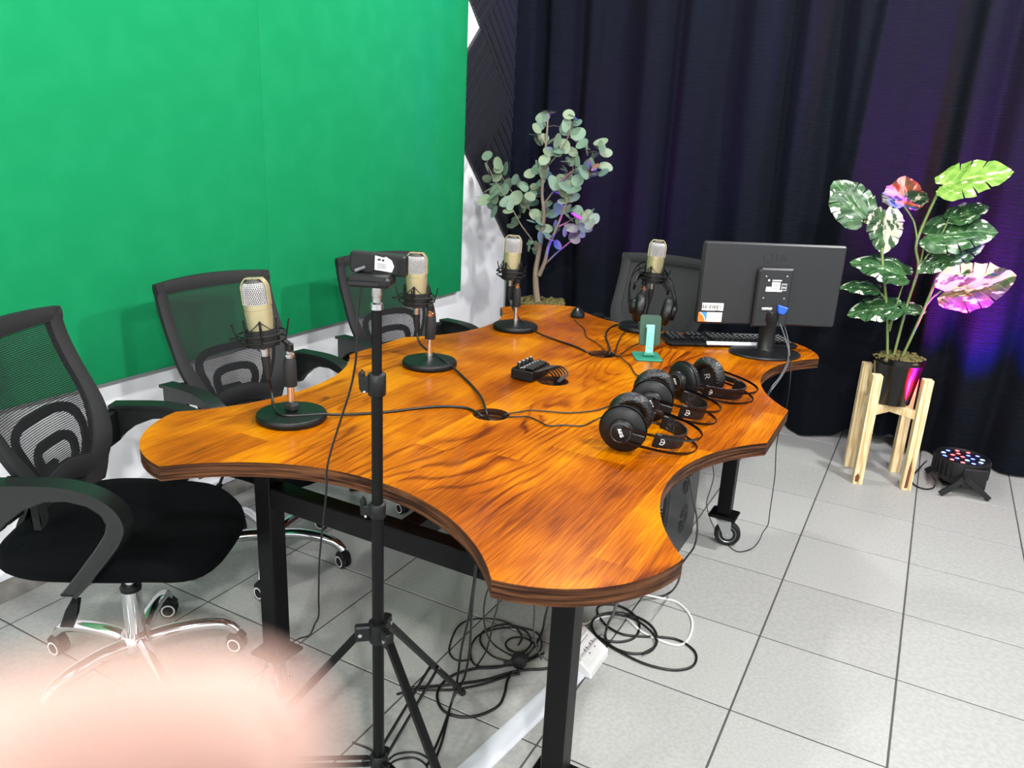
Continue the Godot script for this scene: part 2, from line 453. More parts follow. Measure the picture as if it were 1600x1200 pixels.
	"tangA": [Vector3(-0.558, 0.600, -1.281), Vector3(-0.654, 0.420, -1.491), Vector3(-0.741, 0.250, -1.670), Vector3(-0.798, 0.120, -1.786), Vector3(-0.836, 0.030, -1.819), Vector3(-0.856, 0.004, -1.776), Vector3(-0.895, 0.004, -1.709), Vector3(-0.954, 0.004, -1.662), Vector3(-0.991, 0.004, -1.599), Vector3(-0.993, 0.004, -1.540), Vector3(-0.967, 0.004, -1.494), Vector3(-0.927, 0.004, -1.469), Vector3(-0.880, 0.004, -1.475), Vector3(-0.840, 0.004, -1.508), Vector3(-0.816, 0.004, -1.564), Vector3(-0.824, 0.004, -1.614), Vector3(-0.844, 0.004, -1.665), Vector3(-0.849, 0.004, -1.704), Vector3(-0.826, 0.020, -1.707)],
	"tangB": [Vector3(-1.062, 0.004, -1.496), Vector3(-1.006, 0.004, -1.541), Vector3(-0.951, 0.004, -1.588), Vector3(-0.898, 0.004, -1.641), Vector3(-0.852, 0.004, -1.709), Vector3(-0.810, 0.004, -1.749), Vector3(-0.779, 0.004, -1.772), Vector3(-0.731, 0.004, -1.826)],
	"tangC": [Vector3(-0.811, 0.006, -1.837), Vector3(-0.839, 0.006, -1.765), Vector3(-0.895, 0.006, -1.710), Vector3(-0.952, 0.006, -1.677), Vector3(-0.991, 0.006, -1.705), Vector3(-1.019, 0.006, -1.761), Vector3(-1.020, 0.006, -1.817), Vector3(-0.986, 0.006, -1.871), Vector3(-0.928, 0.006, -1.912), Vector3(-0.871, 0.006, -1.912), Vector3(-0.832, 0.006, -1.861), Vector3(-0.829, 0.006, -1.807), Vector3(-0.866, 0.006, -1.755), Vector3(-0.922, 0.006, -1.738), Vector3(-0.969, 0.006, -1.755), Vector3(-1.007, 0.006, -1.787), Vector3(-1.020, 0.006, -1.837), Vector3(-0.980, 0.006, -1.902), Vector3(-0.913, 0.006, -1.905), Vector3(-0.866, 0.006, -1.858), Vector3(-0.869, 0.006, -1.800), Vector3(-0.909, 0.006, -1.793), Vector3(-0.932, 0.006, -1.816), Vector3(-0.928, 0.006, -1.849), Vector3(-0.894, 0.006, -1.870), Vector3(-0.842, 0.006, -1.854)],
	"tangD": [Vector3(-0.980, 0.004, -1.698), Vector3(-1.014, 0.004, -1.669), Vector3(-1.054, 0.004, -1.687), Vector3(-1.083, 0.004, -1.742), Vector3(-1.102, 0.004, -1.808), Vector3(-1.094, 0.004, -1.854), Vector3(-1.058, 0.004, -1.893), Vector3(-0.999, 0.004, -1.915), Vector3(-0.948, 0.004, -1.907), Vector3(-0.907, 0.004, -1.873), Vector3(-0.896, 0.004, -1.831)],
	"tangE": [Vector3(-1.077, 0.004, -1.456), Vector3(-1.043, 0.004, -1.499), Vector3(-0.967, 0.004, -1.546), Vector3(-0.902, 0.004, -1.612), Vector3(-0.852, 0.004, -1.689), Vector3(-0.823, 0.015, -1.701)],
	"hangA": [Vector3(-0.729, 0.620, -1.264), Vector3(-0.745, 0.560, -1.286), Vector3(-0.787, 0.460, -1.348), Vector3(-0.837, 0.340, -1.419), Vector3(-0.872, 0.240, -1.455), Vector3(-0.906, 0.120, -1.498), Vector3(-0.923, 0.050, -1.515), Vector3(-0.916, 0.010, -1.473), Vector3(-0.887, 0.006, -1.386), Vector3(-0.860, 0.006, -1.289)],
	"hangB": [Vector3(-0.727, 0.620, -1.266), Vector3(-0.744, 0.560, -1.287), Vector3(-0.784, 0.460, -1.350), Vector3(-0.830, 0.330, -1.426), Vector3(-0.863, 0.210, -1.478), Vector3(-0.899, 0.090, -1.517), Vector3(-0.921, 0.030, -1.500), Vector3(-0.907, 0.008, -1.453), Vector3(-0.871, 0.006, -1.369), Vector3(-0.847, 0.006, -1.292)],
	"hangC": [Vector3(-0.716, 0.550, -1.303), Vector3(-0.774, 0.450, -1.391), Vector3(-0.824, 0.340, -1.476), Vector3(-0.862, 0.230, -1.559), Vector3(-0.891, 0.120, -1.655), Vector3(-0.888, 0.040, -1.734), Vector3(-0.865, 0.006, -1.774)],
	"hangD": [Vector3(-0.688, 0.550, -1.291), Vector3(-0.743, 0.440, -1.397), Vector3(-0.812, 0.300, -1.504), Vector3(-0.866, 0.180, -1.590), Vector3(-0.913, 0.080, -1.654), Vector3(-0.949, 0.010, -1.673)],
	"hangE": [Vector3(-0.616, 0.540, -1.327), Vector3(-0.678, 0.400, -1.464), Vector3(-0.729, 0.270, -1.576), Vector3(-0.768, 0.140, -1.683), Vector3(-0.791, 0.030, -1.776)],
	"lampA": [Vector3(0.162, 0.050, -4.186), Vector3(0.144, 0.030, -4.151), Vector3(0.110, 0.006, -4.033), Vector3(0.122, 0.006, -3.934), Vector3(0.169, 0.006, -3.906), Vector3(0.204, 0.006, -3.947), Vector3(0.210, 0.030, -3.975), Vector3(0.185, 0.060, -3.967), Vector3(0.194, 0.080, -4.000)],
	"loopfront": [Vector3(-1.065, 0.004, -1.253), Vector3(-1.008, 0.004, -1.257), Vector3(-0.958, 0.004, -1.244), Vector3(-0.946, 0.004, -1.280), Vector3(-0.908, 0.004, -1.309), Vector3(-0.864, 0.004, -1.306), Vector3(-0.833, 0.004, -1.284), Vector3(-0.841, 0.004, -1.240), Vector3(-0.886, 0.004, -1.212), Vector3(-0.929, 0.004, -1.219), Vector3(-0.938, 0.004, -1.256), Vector3(-0.905, 0.004, -1.291), Vector3(-0.865, 0.004, -1.289), Vector3(-0.844, 0.004, -1.266)],
}
const GUM_LEAVES := [
	Vector3(-1.919, 1.636, -3.903), Vector3(-1.905, 1.624, -3.929), Vector3(-1.947, 1.561, -3.871), Vector3(-1.998, 1.512, -3.919), Vector3(-1.983, 1.485, -3.937), Vector3(-1.880, 1.486, -3.870), Vector3(-1.791, 1.491, -3.766), Vector3(-1.845, 1.436, -3.790), Vector3(-1.792, 1.443, -3.797), Vector3(-1.806, 1.553, -3.906), Vector3(-1.769, 1.619, -3.843), Vector3(-1.744, 1.586, -3.895), Vector3(-1.742, 1.529, -3.915), Vector3(-1.774, 1.436, -3.929), Vector3(-1.776, 1.390, -3.907), Vector3(-1.648, 1.480, -3.765), Vector3(-1.635, 1.459, -3.784), Vector3(-1.578, 1.466, -3.789), Vector3(-1.560, 1.475, -3.790), Vector3(-1.576, 1.441, -3.911), Vector3(-1.640, 1.415, -3.888), Vector3(-1.611, 1.385, -3.825), Vector3(-1.586, 1.373, -3.804), Vector3(-1.621, 1.380, -3.779), Vector3(-1.636, 1.344, -3.774), Vector3(-1.651, 1.323, -3.933), Vector3(-1.549, 1.348, -3.829), Vector3(-1.681, 1.300, -3.816), Vector3(-1.720, 1.343, -3.849), Vector3(-1.792, 1.310, -3.914), Vector3(-1.738, 1.268, -3.855), Vector3(-1.817, 1.350, -3.932), Vector3(-1.894, 1.370, -3.763), Vector3(-1.906, 1.332, -3.777), Vector3(-1.975, 1.314, -3.840), Vector3(-1.885, 1.309, -3.890), Vector3(-1.798, 1.280, -3.768), Vector3(-1.800, 1.227, -3.836), Vector3(-1.732, 1.266, -3.774), Vector3(-1.682, 1.251, -3.780), Vector3(-1.740, 1.198, -3.848), Vector3(-1.718, 1.213, -3.867), Vector3(-2.004, 1.246, -3.830), Vector3(-1.956, 1.248, -3.864), Vector3(-1.942, 1.219, -3.918), Vector3(-1.885, 1.157, -3.889), Vector3(-1.941, 1.199, -3.787), Vector3(-1.995, 1.161, -3.941), Vector3(-2.059, 1.180, -3.941), Vector3(-2.043, 1.186, -3.825), Vector3(-2.091, 1.277, -3.894), Vector3(-2.245, 1.394, -3.843), Vector3(-2.182, 1.359, -3.856), Vector3(-2.149, 1.332, -3.881), Vector3(-2.194, 1.335, -3.751), Vector3(-2.279, 1.265, -3.911), Vector3(-2.201, 1.246, -3.867), Vector3(-2.149, 1.244, -3.909), Vector3(-2.226, 1.207, -3.823), Vector3(-2.214, 1.190, -3.895), Vector3(-2.153, 1.215, -3.879), Vector3(-2.228, 1.158, -3.801), Vector3(-2.235, 1.139, -3.886), Vector3(-2.183, 1.096, -3.838), Vector3(-2.059, 1.110, -3.769), Vector3(-2.072, 1.115, -3.930), Vector3(-2.097, 1.063, -3.938), Vector3(-2.111, 1.024, -3.904), Vector3(-1.927, 1.072, -3.797), Vector3(-1.893, 1.068, -3.827), Vector3(-1.895, 1.117, -3.903), Vector3(-1.847, 1.112, -3.884), Vector3(-1.820, 1.141, -3.914), Vector3(-1.862, 1.030, -3.858), Vector3(-1.837, 1.041, -3.941), Vector3(-1.794, 1.016, -3.811), Vector3(-1.800, 0.985, -3.771), Vector3(-1.708, 1.037, -3.759), Vector3(-1.875, 0.989, -3.803), Vector3(-1.910, 0.946, -3.758), Vector3(-1.970, 0.897, -3.946), Vector3(-1.702, 1.138, -3.892), Vector3(-1.651, 1.121, -3.757), Vector3(-1.697, 1.152, -3.795), Vector3(-1.623, 1.131, -3.868), Vector3(-1.569, 1.087, -3.761), Vector3(-1.625, 1.063, -3.826), Vector3(-1.711, 1.115, -3.786), Vector3(-1.716, 1.046, -3.891), Vector3(-1.732, 0.999, -3.912), Vector3(-1.792, 0.954, -3.861), Vector3(-1.701, 1.084, -3.923),
]
const GUM_TWIGS := [
	[Vector3(-1.884, 0.619, -3.850), Vector3(-1.901, 0.686, -3.850), Vector3(-1.911, 0.792, -3.850), Vector3(-1.901, 0.882, -3.850), Vector3(-1.888, 0.987, -3.850), Vector3(-1.881, 1.108, -3.850), Vector3(-1.900, 1.224, -3.850), Vector3(-1.896, 1.390, -3.850), Vector3(-1.891, 1.535, -3.850), Vector3(-1.893, 1.621, -3.850)],
	[Vector3(-1.890, 0.777, -3.850), Vector3(-1.855, 0.853, -3.840), Vector3(-1.833, 0.943, -3.830), Vector3(-1.792, 1.033, -3.820), Vector3(-1.750, 1.138, -3.810), Vector3(-1.716, 1.239, -3.800)],
	[Vector3(-1.898, 0.899, -3.850), Vector3(-1.949, 0.983, -3.830), Vector3(-2.006, 1.048, -3.820), Vector3(-2.069, 1.153, -3.800), Vector3(-2.153, 1.259, -3.790), Vector3(-2.211, 1.357, -3.780)],
	[Vector3(-1.855, 0.844, -3.850), Vector3(-1.804, 0.907, -3.880), Vector3(-1.741, 0.970, -3.900), Vector3(-1.693, 1.019, -3.910), Vector3(-1.625, 1.109, -3.910)],
	[Vector3(-1.888, 1.158, -3.850), Vector3(-1.836, 1.245, -3.880), Vector3(-1.764, 1.332, -3.890), Vector3(-1.680, 1.376, -3.900), Vector3(-1.597, 1.453, -3.900)],
	[Vector3(-1.896, 1.341, -3.850), Vector3(-1.819, 1.410, -3.820), Vector3(-1.758, 1.492, -3.810), Vector3(-1.736, 1.586, -3.810)],
	[Vector3(-1.894, 1.073, -3.850), Vector3(-1.995, 1.131, -3.880), Vector3(-2.105, 1.209, -3.890), Vector3(-2.197, 1.313, -3.900)],
	[Vector3(-1.894, 1.471, -3.850), Vector3(-1.928, 1.511, -3.830), Vector3(-1.956, 1.532, -3.830)],
	[Vector3(-1.893, 0.935, -3.850), Vector3(-1.912, 0.918, -3.820), Vector3(-1.927, 0.925, -3.810)],
	[Vector3(-1.786, 1.050, -3.820), Vector3(-1.714, 1.090, -3.820), Vector3(-1.631, 1.146, -3.830)],
	[Vector3(-1.764, 1.332, -3.890), Vector3(-1.668, 1.338, -3.880), Vector3(-1.592, 1.342, -3.870)],
]


# ---------------------------------------------------------------- materials
func wood_image(w: int, h: int, width: float, length: float) -> ImageTexture:
	# boards glued edge to edge, stained amber: u across the table, v along it
	var warp := noise(1.0, 11, 3)
	var fine := noise(1.0, 5, 2)
	var blot := noise(1.0, 23, 3)
	var data := PackedByteArray()
	data.resize(w * h * 3)
	var boards := 15
	var lo := Vector3(68, 22, 0)
	var mid := Vector3(142, 70, 0)
	var hi := Vector3(192, 124, 0)
	var tone := []
	for i in boards * 8:
		tone.append(rng.randf())
	for j in h:
		var z := float(j) / h * length
		for i in w:
			var x := float(i) / w * width
			var b := int(x / width * boards)
			var shift: float = tone[b * 8] * 0.7
			var sg := int((z + shift) / 0.62)
			var bt: float = tone[b * 8 + 1 + sg % 7]
			var wp := warp.get_noise_2d(x * 2.2 + bt * 0.5, z * 0.75) * 0.16 + warp.get_noise_2d(x * 9.0, z * 2.4 + 40.0) * 0.012
			var ring := 0.5 + 0.5 * sin((x + wp) * TAU * 27.0)
			ring = pow(ring, 5.0)
			var where := clampf(blot.get_noise_2d(x * 1.6 + 9.0, z * 1.1) * 2.2 + 0.15, 0.0, 1.0)
			var fib := fine.get_noise_2d(x * 620.0, z * 9.0)
			var fib2 := fine.get_noise_2d(x * 170.0, z * 2.6 + 70.0)
			var bl := blot.get_noise_2d(x * 3.6, z * 2.6)
			var t := 0.60 + 0.34 * (bt - 0.5) + 0.34 * bl + 0.20 * fib2 + 0.26 * fib - 0.36 * ring * where
			t = clampf(t, 0.0, 1.0)
			var c := lo.lerp(mid, t * 2.0) if t < 0.5 else mid.lerp(hi, t * 2.0 - 1.0)
			var o := (j * w + i) * 3
			data[o] = int(c.x); data[o + 1] = int(c.y); data[o + 2] = int(c.z)
	return ImageTexture.create_from_image(Image.create_from_data(w, h, false, Image.FORMAT_RGB8, data))


func leaf_image(sd: int, dark: Color, light: Color, cream: Color, amount: float, half := false) -> ImageTexture:
	var s := 256
	var im := Image.create(s, s, false, Image.FORMAT_RGB8)
	var a := noise(0.011, sd, 4)
	var b := noise(0.012, sd + 7, 3)
	for y in s:
		for x in s:
			var u := absf(x - s * 0.5) / s
			# side veins leave the midrib at a slant
			var vein := fposmod((float(y) / s - u * 0.7) * 7.0, 1.0)
			var c := dark.lerp(light, clampf(0.45 + 0.8 * b.get_noise_2d(x, y), 0.0, 1.0))
			if vein < 0.07 or u < 0.012:
				c = c.lerp(light.lightened(0.25), 0.6)
			var k := a.get_noise_2d(x * 2.0 + u * 90.0, y * 1.0 - u * 160.0)
			if half and x < s / 2:
				k += 0.45
			if k > amount:
				c = c.lerp(cream, clampf((k - amount) * 9.0, 0.0, 0.95))
			im.set_pixel(x, y, c)
	return ImageTexture.create_from_image(im)


func make_materials() -> void:
	var m: StandardMaterial3D
	m = mat("tabletop_wood", Color.WHITE, 0.34)
	m.metallic_specular = 0.2
	m.albedo_texture = wood_image(1280, 1536, 1.40, 2.30)
	m.clearcoat_enabled = true; m.clearcoat = 0.14; m.clearcoat_roughness = 0.10
	m = mat("edge_wood", Color.WHITE, 0.5)
	m.albedo_texture = noise_tex(0.01, 3, [[0.3, rgb(30, 15, 8)], [0.5, rgb(66, 38, 22)], [0.7, rgb(96, 62, 38)]], 512, 5)
	m.metallic_specular = 0.25
	triplanar(m, Vector3(0.9, 22.0, 0.9))
	m = mat("tile_a", Color.WHITE, 0.42)
	m.metallic_specular = 0.35
	m.albedo_texture = noise_tex(0.0175, 31, [[0.2, rgb(160, 161, 158)], [0.5, rgb(166, 167, 164)], [0.8, rgb(171, 172, 169)]], 1024, 6)
	triplanar(m, Vector3(3.4, 3.4, 3.4))
	m = mat("tile_b", Color.WHITE, 0.42)
	m.metallic_specular = 0.35
	m.albedo_texture = noise_tex(0.015, 32, [[0.2, rgb(157, 158, 155)], [0.5, rgb(163, 164, 161)], [0.8, rgb(168, 169, 166)]], 1024, 6)
	triplanar(m, Vector3(2.9, 2.9, 2.9))
	m = mat("tile_c", Color.WHITE, 0.42)
	m.metallic_specular = 0.35
	m.albedo_texture = noise_tex(0.02, 33, [[0.2, rgb(163, 164, 161)], [0.5, rgb(169, 170, 167)], [0.8, rgb(174, 175, 172)]], 1024, 6)
	triplanar(m, Vector3(3.9, 3.9, 3.9))
	mat("grout", rgb(74, 74, 73), 0.9)
	m = mat("white_wall", Color.WHITE, 0.55)
	m.albedo_texture = noise_tex(0.01, 41, [[0.3, rgb(230, 231, 235)], [0.7, rgb(235, 236, 239)]], 512, 5)
	triplanar(m, Vector3(0.8, 0.8, 0.8))
	mat("ceiling_white", rgb(236, 236, 234), 0.8)
	mat("ceiling_dark", rgb(66, 66, 68), 0.9)
	m = mat("skirting_grey", Color.WHITE, 0.5)
	m.albedo_texture = noise_tex(0.02, 43, [[0.3, rgb(128, 125, 120)], [0.7, rgb(146, 143, 138)]], 256, 4)
	triplanar(m, Vector3(2, 2, 2))
	mat("duct_white", rgb(228, 230, 236), 0.35)
	m = mat("green_cloth", Color.WHITE, 0.85)
	m.metallic_specular = 0.12
	m.albedo_texture = noise_tex(0.01, 44, [[0.3, rgb(20, 121, 75)], [0.7, rgb(23, 124, 78)]], 512, 5)
	triplanar(m, Vector3(1.2, 1.2, 1.2))
	mat("board_edge", rgb(150, 150, 146), 0.6)
	mat("black_slat", rgb(36, 37, 44), 0.45)
	m = mat("curtain_black", rgb(16, 19, 26), 0.85)
	m.metallic_specular = 0.15
	m.rim_enabled = true; m.rim = 0.08; m.rim_tint = 0.6
	m.heightmap_enabled = true
	m.heightmap_texture = noise_tex(0.03, 46, [], 512, 3)
	m.heightmap_scale = 0.5
	triplanar(m, Vector3(0.5, 9.0, 0.5))
	mat("black_steel", rgb(10, 10, 11), 0.4).metallic_specular = 0.28
	mat("stand_black", rgb(10, 10, 11), 0.4).metallic_specular = 0.28
	mat("black_plastic", rgb(15, 16, 17), 0.42).metallic_specular = 0.38
	mat("arm_plastic", rgb(21, 24, 24), 0.38)
	mat("black_gloss", rgb(8, 8, 9), 0.12)
	mat("monitor_black", rgb(22, 23, 26), 0.45)
	mat("rubber", rgb(9, 9, 10), 0.7)
	m = mat("seat_cloth", rgb(9, 10, 13), 0.95)
	m.metallic_specular = 0.2
	m.heightmap_enabled = true
	m.heightmap_texture = noise_tex(0.2, 47, [], 256, 1)
	m.heightmap_scale = 0.15
	triplanar(m, Vector3(14, 14, 14), false)
	mat("net", rgb(16, 17, 20), 0.7)
	mat("net_border", rgb(15, 15, 18), 0.75)
	mat("chrome", rgb(225, 226, 228), 0.08, 1.0)
	mat("steel", rgb(190, 190, 190), 0.25, 1.0)
	mat("zinc", rgb(175, 178, 180), 0.4, 0.9)
	mat("copper_tint", rgb(214, 160, 120), 0.18, 1.0)
	mat("champagne", rgb(166, 156, 120), 0.38, 0.5)
	mat("grille_silver", rgb(176, 174, 174), 0.42, 0.6)
	mat("grille_back", rgb(70, 66, 64), 0.6, 0.3)
	mat("cable", rgb(10, 10, 11), 0.4)
	mat("cable_grey", rgb(84, 86, 90), 0.45)
	mat("cable_white", rgb(222, 222, 220), 0.4)
	m = mat("leather", rgb(12, 12, 14), 0.36)
	m.heightmap_enabled = true
	m.heightmap_texture = noise_tex(0.06, 48, [], 256, 3)
	m.heightmap_scale = 0.2
	triplanar(m, Vector3(10, 10, 10), false)
	mat("print_white", rgb(235, 235, 232), 0.5)
	mat("print_grey", rgb(150, 150, 152), 0.5)
	mat("print_black", rgb(20, 20, 22), 0.6)
	mat("label_blue", rgb(58, 134, 200), 0.5)
	mat("label_orange", rgb(236, 112, 30), 0.5)
	mat("plug_blue", rgb(26, 84, 214), 0.4)
	mat("stand_green", rgb(36, 118, 96), 0.45)
	mat("stand_mint", rgb(126, 214, 186), 0.4)
	mat("stand_dark_green", rgb(22, 62, 46), 0.45)
	mat("pot_black", rgb(9, 9, 10), 0.2)
	m = mat("moss", Color.WHITE, 0.95)
	m.albedo_texture = noise_tex(0.05, 51, [[0.3, rgb(40, 36, 20)], [0.5, rgb(96, 88, 44)], [0.7, rgb(130, 122, 66)]], 256, 4)
	triplanar(m, Vector3(8, 8, 8))
	m = mat("pine", Color.WHITE, 0.55)
	m.albedo_texture = noise_tex(0.008, 52, [[0.3, rgb(206, 172, 118)], [0.45, rgb(232, 208, 160)], [0.6, rgb(238, 220, 180)], [0.75, rgb(216, 186, 134)]], 512, 4)
	triplanar(m, Vector3(9.0, 0.55, 9.0), false)
	mat("pine_knot", rgb(110, 58, 34), 0.7)
	mat("bark", rgb(128, 112, 96), 0.85)
	mat("twig", rgb(112, 98, 84), 0.8)
	for k in 3:
		m = mat("gum_%d" % k, [rgb(104, 128, 108), rgb(84, 110, 95), rgb(124, 140, 114)][k], 0.6)
		m.backlight_enabled = true; m.backlight = Color(0.22, 0.26, 0.23)
	m = mat("monstera_light", Color.WHITE, 0.4)
	m.albedo_texture = leaf_image(3, rgb(82, 122, 42), rgb(132, 164, 74), rgb(226, 228, 172), 0.34)
	m.backlight_enabled = true; m.backlight = Color(0.30, 0.36, 0.22)
	m = mat("monstera_dark", Color.WHITE, 0.4)
	m.albedo_texture = leaf_image(9, rgb(24, 58, 28), rgb(58, 98, 50), rgb(206, 214, 190), 0.24)
	m.backlight_enabled = true; m.backlight = Color(0.26, 0.30, 0.24)
	m = mat("monstera_cream", Color.WHITE, 0.4)
	m.albedo_texture = leaf_image(14, rgb(30, 62, 34), rgb(74, 104, 60), rgb(214, 206, 188), 0.20, true)
	m.backlight_enabled = true; m.backlight = Color(0.26, 0.28, 0.24)
	mat("stem", rgb(112, 130, 72), 0.55)
	m = mat("skin", rgb(204, 168, 156), 0.6)
	m.subsurf_scatter_enabled = true; m.subsurf_scatter_strength = 0.3
	mat("nail", rgb(240, 196, 184), 0.3)
	mat("lamp_black", rgb(14, 14, 17), 0.5)
	for e in [["led_red", Color(1.0, 0.10, 0.14), 5.0], ["led_blue", Color(0.10, 0.30, 1.0), 5.0], ["led_white", Color(0.62, 0.80, 1.0), 5.0]]:
		m = mat(e[0], rgb(230, 230, 235), 0.2)
		m.emission_enabled = true; m.emission = e[1]; m.emission_energy_multiplier = e[2]
	m = mat("lamp_glow", rgb(250, 250, 250), 0.4)
	m.emission_enabled = true; m.emission = Color(1.0, 1.0, 0.99); m.emission_energy_multiplier = 6.0
	mat("trunking_alu", rgb(214, 219, 226), 0.4)
	mat("dark_mark", rgb(84, 84, 88), 0.4)
	mat("glint_silver", rgb(222, 224, 228), 0.3, 0.2)  # colour of the highlight painted on the keyboard edge
	mat("socket_white", rgb(238, 238, 236), 0.35)
	mat("pc_grey", rgb(40, 42, 46), 0.4)
	mat("pc_metal", rgb(150, 152, 155), 0.4, 0.6)
	mat("door_wood", rgb(120, 92, 70), 0.6)


# ---------------------------------------------------------------- the scene
func _ready() -> void:
	rng.seed = 20240
	# camera: a phone held at chest height, lens as on such a phone
	var cam := Camera3D.new()
	cam.name = "camera"
	cam.fov = rad_to_deg(2.0 * atan(600.0 / 1214.3))
	cam.near = 0.004
	cam.far = 40.0
	cam.basis = Basis(Vector3.UP, 0.484108) * Basis(Vector3.RIGHT, -0.302293) * Basis(Vector3.BACK, 0.0496665)
	cam.position = Vector3(0, 1.476, 0)
	var lens := CameraAttributesPhysical.new()
	lens.frustum_focal_length = 12.0 * 1214.3 / 600.0
	lens.exposure_aperture = lens.frustum_focal_length / 3.85
	lens.frustum_focus_distance = 2.3
	lens.frustum_near = 0.004
	lens.frustum_far = 40.0
	cam.attributes = lens
	add_child(cam)
	cam.current = true
	var we := WorldEnvironment.new()
	we.name = "world_environment"
	var env := Environment.new()
	env.background_mode = Environment.BG_COLOR
	env.background_color = Color(0, 0, 0)
	env.tonemap_mode = Environment.TONE_MAPPER_LINEAR
	env.tonemap_exposure = 1.32
	env.sdfgi_enabled = true
	env.ssao_enabled = true
	env.ssil_enabled = true
	we.environment = env
	add_child(we)
	make_materials()
	# ceiling lamps: right row; table row and rearmost pair are added fill
	for z in [2.25, 0.45, -1.35, -3.15]:
		ceiling_lamp(Vector3(0.55, CEIL, z), 3.4)
		ceiling_lamp(Vector3(-1.25, CEIL, z), 1.3)
	build_room()
	build_table()
	build_chairs()
	build_green_screen()
	build_slat_panels()
	build_curtain()
	build_microphones()
	build_stand_and_webcam()
	build_headphones()
	build_desk_things()
	build_monstera()
	build_gum_tree()
	build_stage_lights()
	build_floor_things()
	build_cables()
	build_finger()


func ceiling_lamp(at: Vector3, energy: float) -> void:
	var row := "in the added fill row over the table" if at.x < 0.0 else "in the row right of the table"
	var spot := "nearest the curtain" if at.z < -3.0 else ("at mid table" if at.z < 0.0 else ("beside the camera" if at.z < 1.0 else "added as fill far behind the camera"))
	var t := thing("ceiling_light", "round opal ceiling lamp %s, %s" % [row, spot], "ceiling light", at, 0.0, "ceiling lamps")
	part(t, "mount", MB.new().lathe([Vector2(0, -0.030), Vector2(0.045, -0.030), Vector2(0.055, -0.012), Vector2(0.058, -0.001), Vector2(0, -0.001)], Transform3D.IDENTITY, 32), M.ceiling_white)
	part(t, "bulb", MB.new().ellipsoid(Vector3(0, -0.095, 0), Vector3(0.07, 0.07, 0.07), Basis.IDENTITY, 28, 16), M.lamp_glow)
	var l := OmniLight3D.new()
	l.name = "bulb_light"
	l.light_color = Color(1.0, 1.0, 0.99)
	l.light_energy = energy
	l.light_size = 0.065
	l.omni_range = 12.0
	l.omni_attenuation = 2.0
	l.shadow_enabled = true
	l.position = Vector3(0, -0.095, 0)
	t.add_child(l)


func build_room() -> void:
	var x1 := 3.10
	var z0 := -4.62
	var z1 := 3.30
	# floor slab with tiles of 40 cm, dark joints
	var slab := structure("floor", MB.new().box(Vector3((WALL_X + x1) / 2, -0.052, (z0 + z1) / 2), Vector3(x1 - WALL_X + 0.3, 0.1, z1 - z0 + 0.3)), M.grout, "light grey square tiled floor with dark joints")
	var gap := 0.0028
	var whole := {}
	var xs := [WALL_X]
	var x := -0.2636 - 0.4 * 5
	while x < x1:
		xs.append(x); x += 0.4
	xs.append(x1)
	var zs := [z0]
	var z := -3.4957 - 0.4 * 2
	while z < z1:
		zs.append(z); z += 0.4
	zs.append(z1)
	for i in xs.size() - 1:
		for j in zs.size() - 1:
			var size := Vector3(xs[i + 1] - xs[i] - gap * 2, 0.012, zs[j + 1] - zs[j] - gap * 2)
			var key := "%.3f %.3f" % [size.x, size.z]
			if not whole.has(key):
				whole[key] = MB.new().box(Vector3.ZERO, size, 0.0012).mesh()
			var o := part(slab, "tile", whole[key], [M.tile_a, M.tile_b, M.tile_c][(i * 7 + j * 5 + (i * j) % 3) % 3])
			o.position = Vector3((xs[i] + xs[i + 1]) / 2, -0.006, (zs[j] + zs[j + 1]) / 2)
	var zc := (z0 + z1) / 2
	var xc := (WALL_X + x1) / 2
	var zl := z1 - z0 + 0.4
	var xl := x1 - WALL_X + 0.4
	structure("wall_left", MB.new().box(Vector3(WALL_X - 0.1, CEIL / 2, zc), Vector3(0.2, CEIL + 0.2, zl)), M.white_wall, "white plastered wall behind the green screen")
	structure("wall_back", MB.new().box(Vector3(xc, CEIL / 2, z0 - 0.1), Vector3(xl, CEIL + 0.2, 0.2)), M.white_wall, "white wall hidden behind the black curtain")
	structure("wall_right", MB.new().box(Vector3(x1 + 0.1, CEIL / 2, zc), Vector3(0.2, CEIL + 0.2, zl)), M.white_wall, "plain white wall on the right, out of view")
	structure("wall_front", MB.new().box(Vector3(xc, CEIL / 2, z1 + 0.1), Vector3(xl, CEIL + 0.2, 0.2)), M.white_wall, "plain white wall behind the camera")
	structure("ceiling", MB.new().box(Vector3(xc, CEIL + 0.1, zc), Vector3(xl, 0.2, zl)), M.ceiling_dark, "dark grey ceiling with round opal lamps")
	structure("baseboard_left", MB.new().box(Vector3(WALL_X + 0.006, 0.036, zc), Vector3(0.012, 0.072, z1 - z0), 0.002), M.skirting_grey, "grey tile skirting along the white wall")
	structure("baseboard_back", MB.new().box(Vector3(xc, 0.036, z0 + 0.006), Vector3(x1 - WALL_X, 0.072, 0.012), 0.002), M.skirting_grey, "grey tile skirting seen under the curtain hem")
	structure("trim_1", MB.new().box(Vector3(WALL_X + 0.009, 0.090, zc), Vector3(0.018, 0.030, z1 - z0), 0.004), M.duct_white, "white cable duct above the grey skirting")


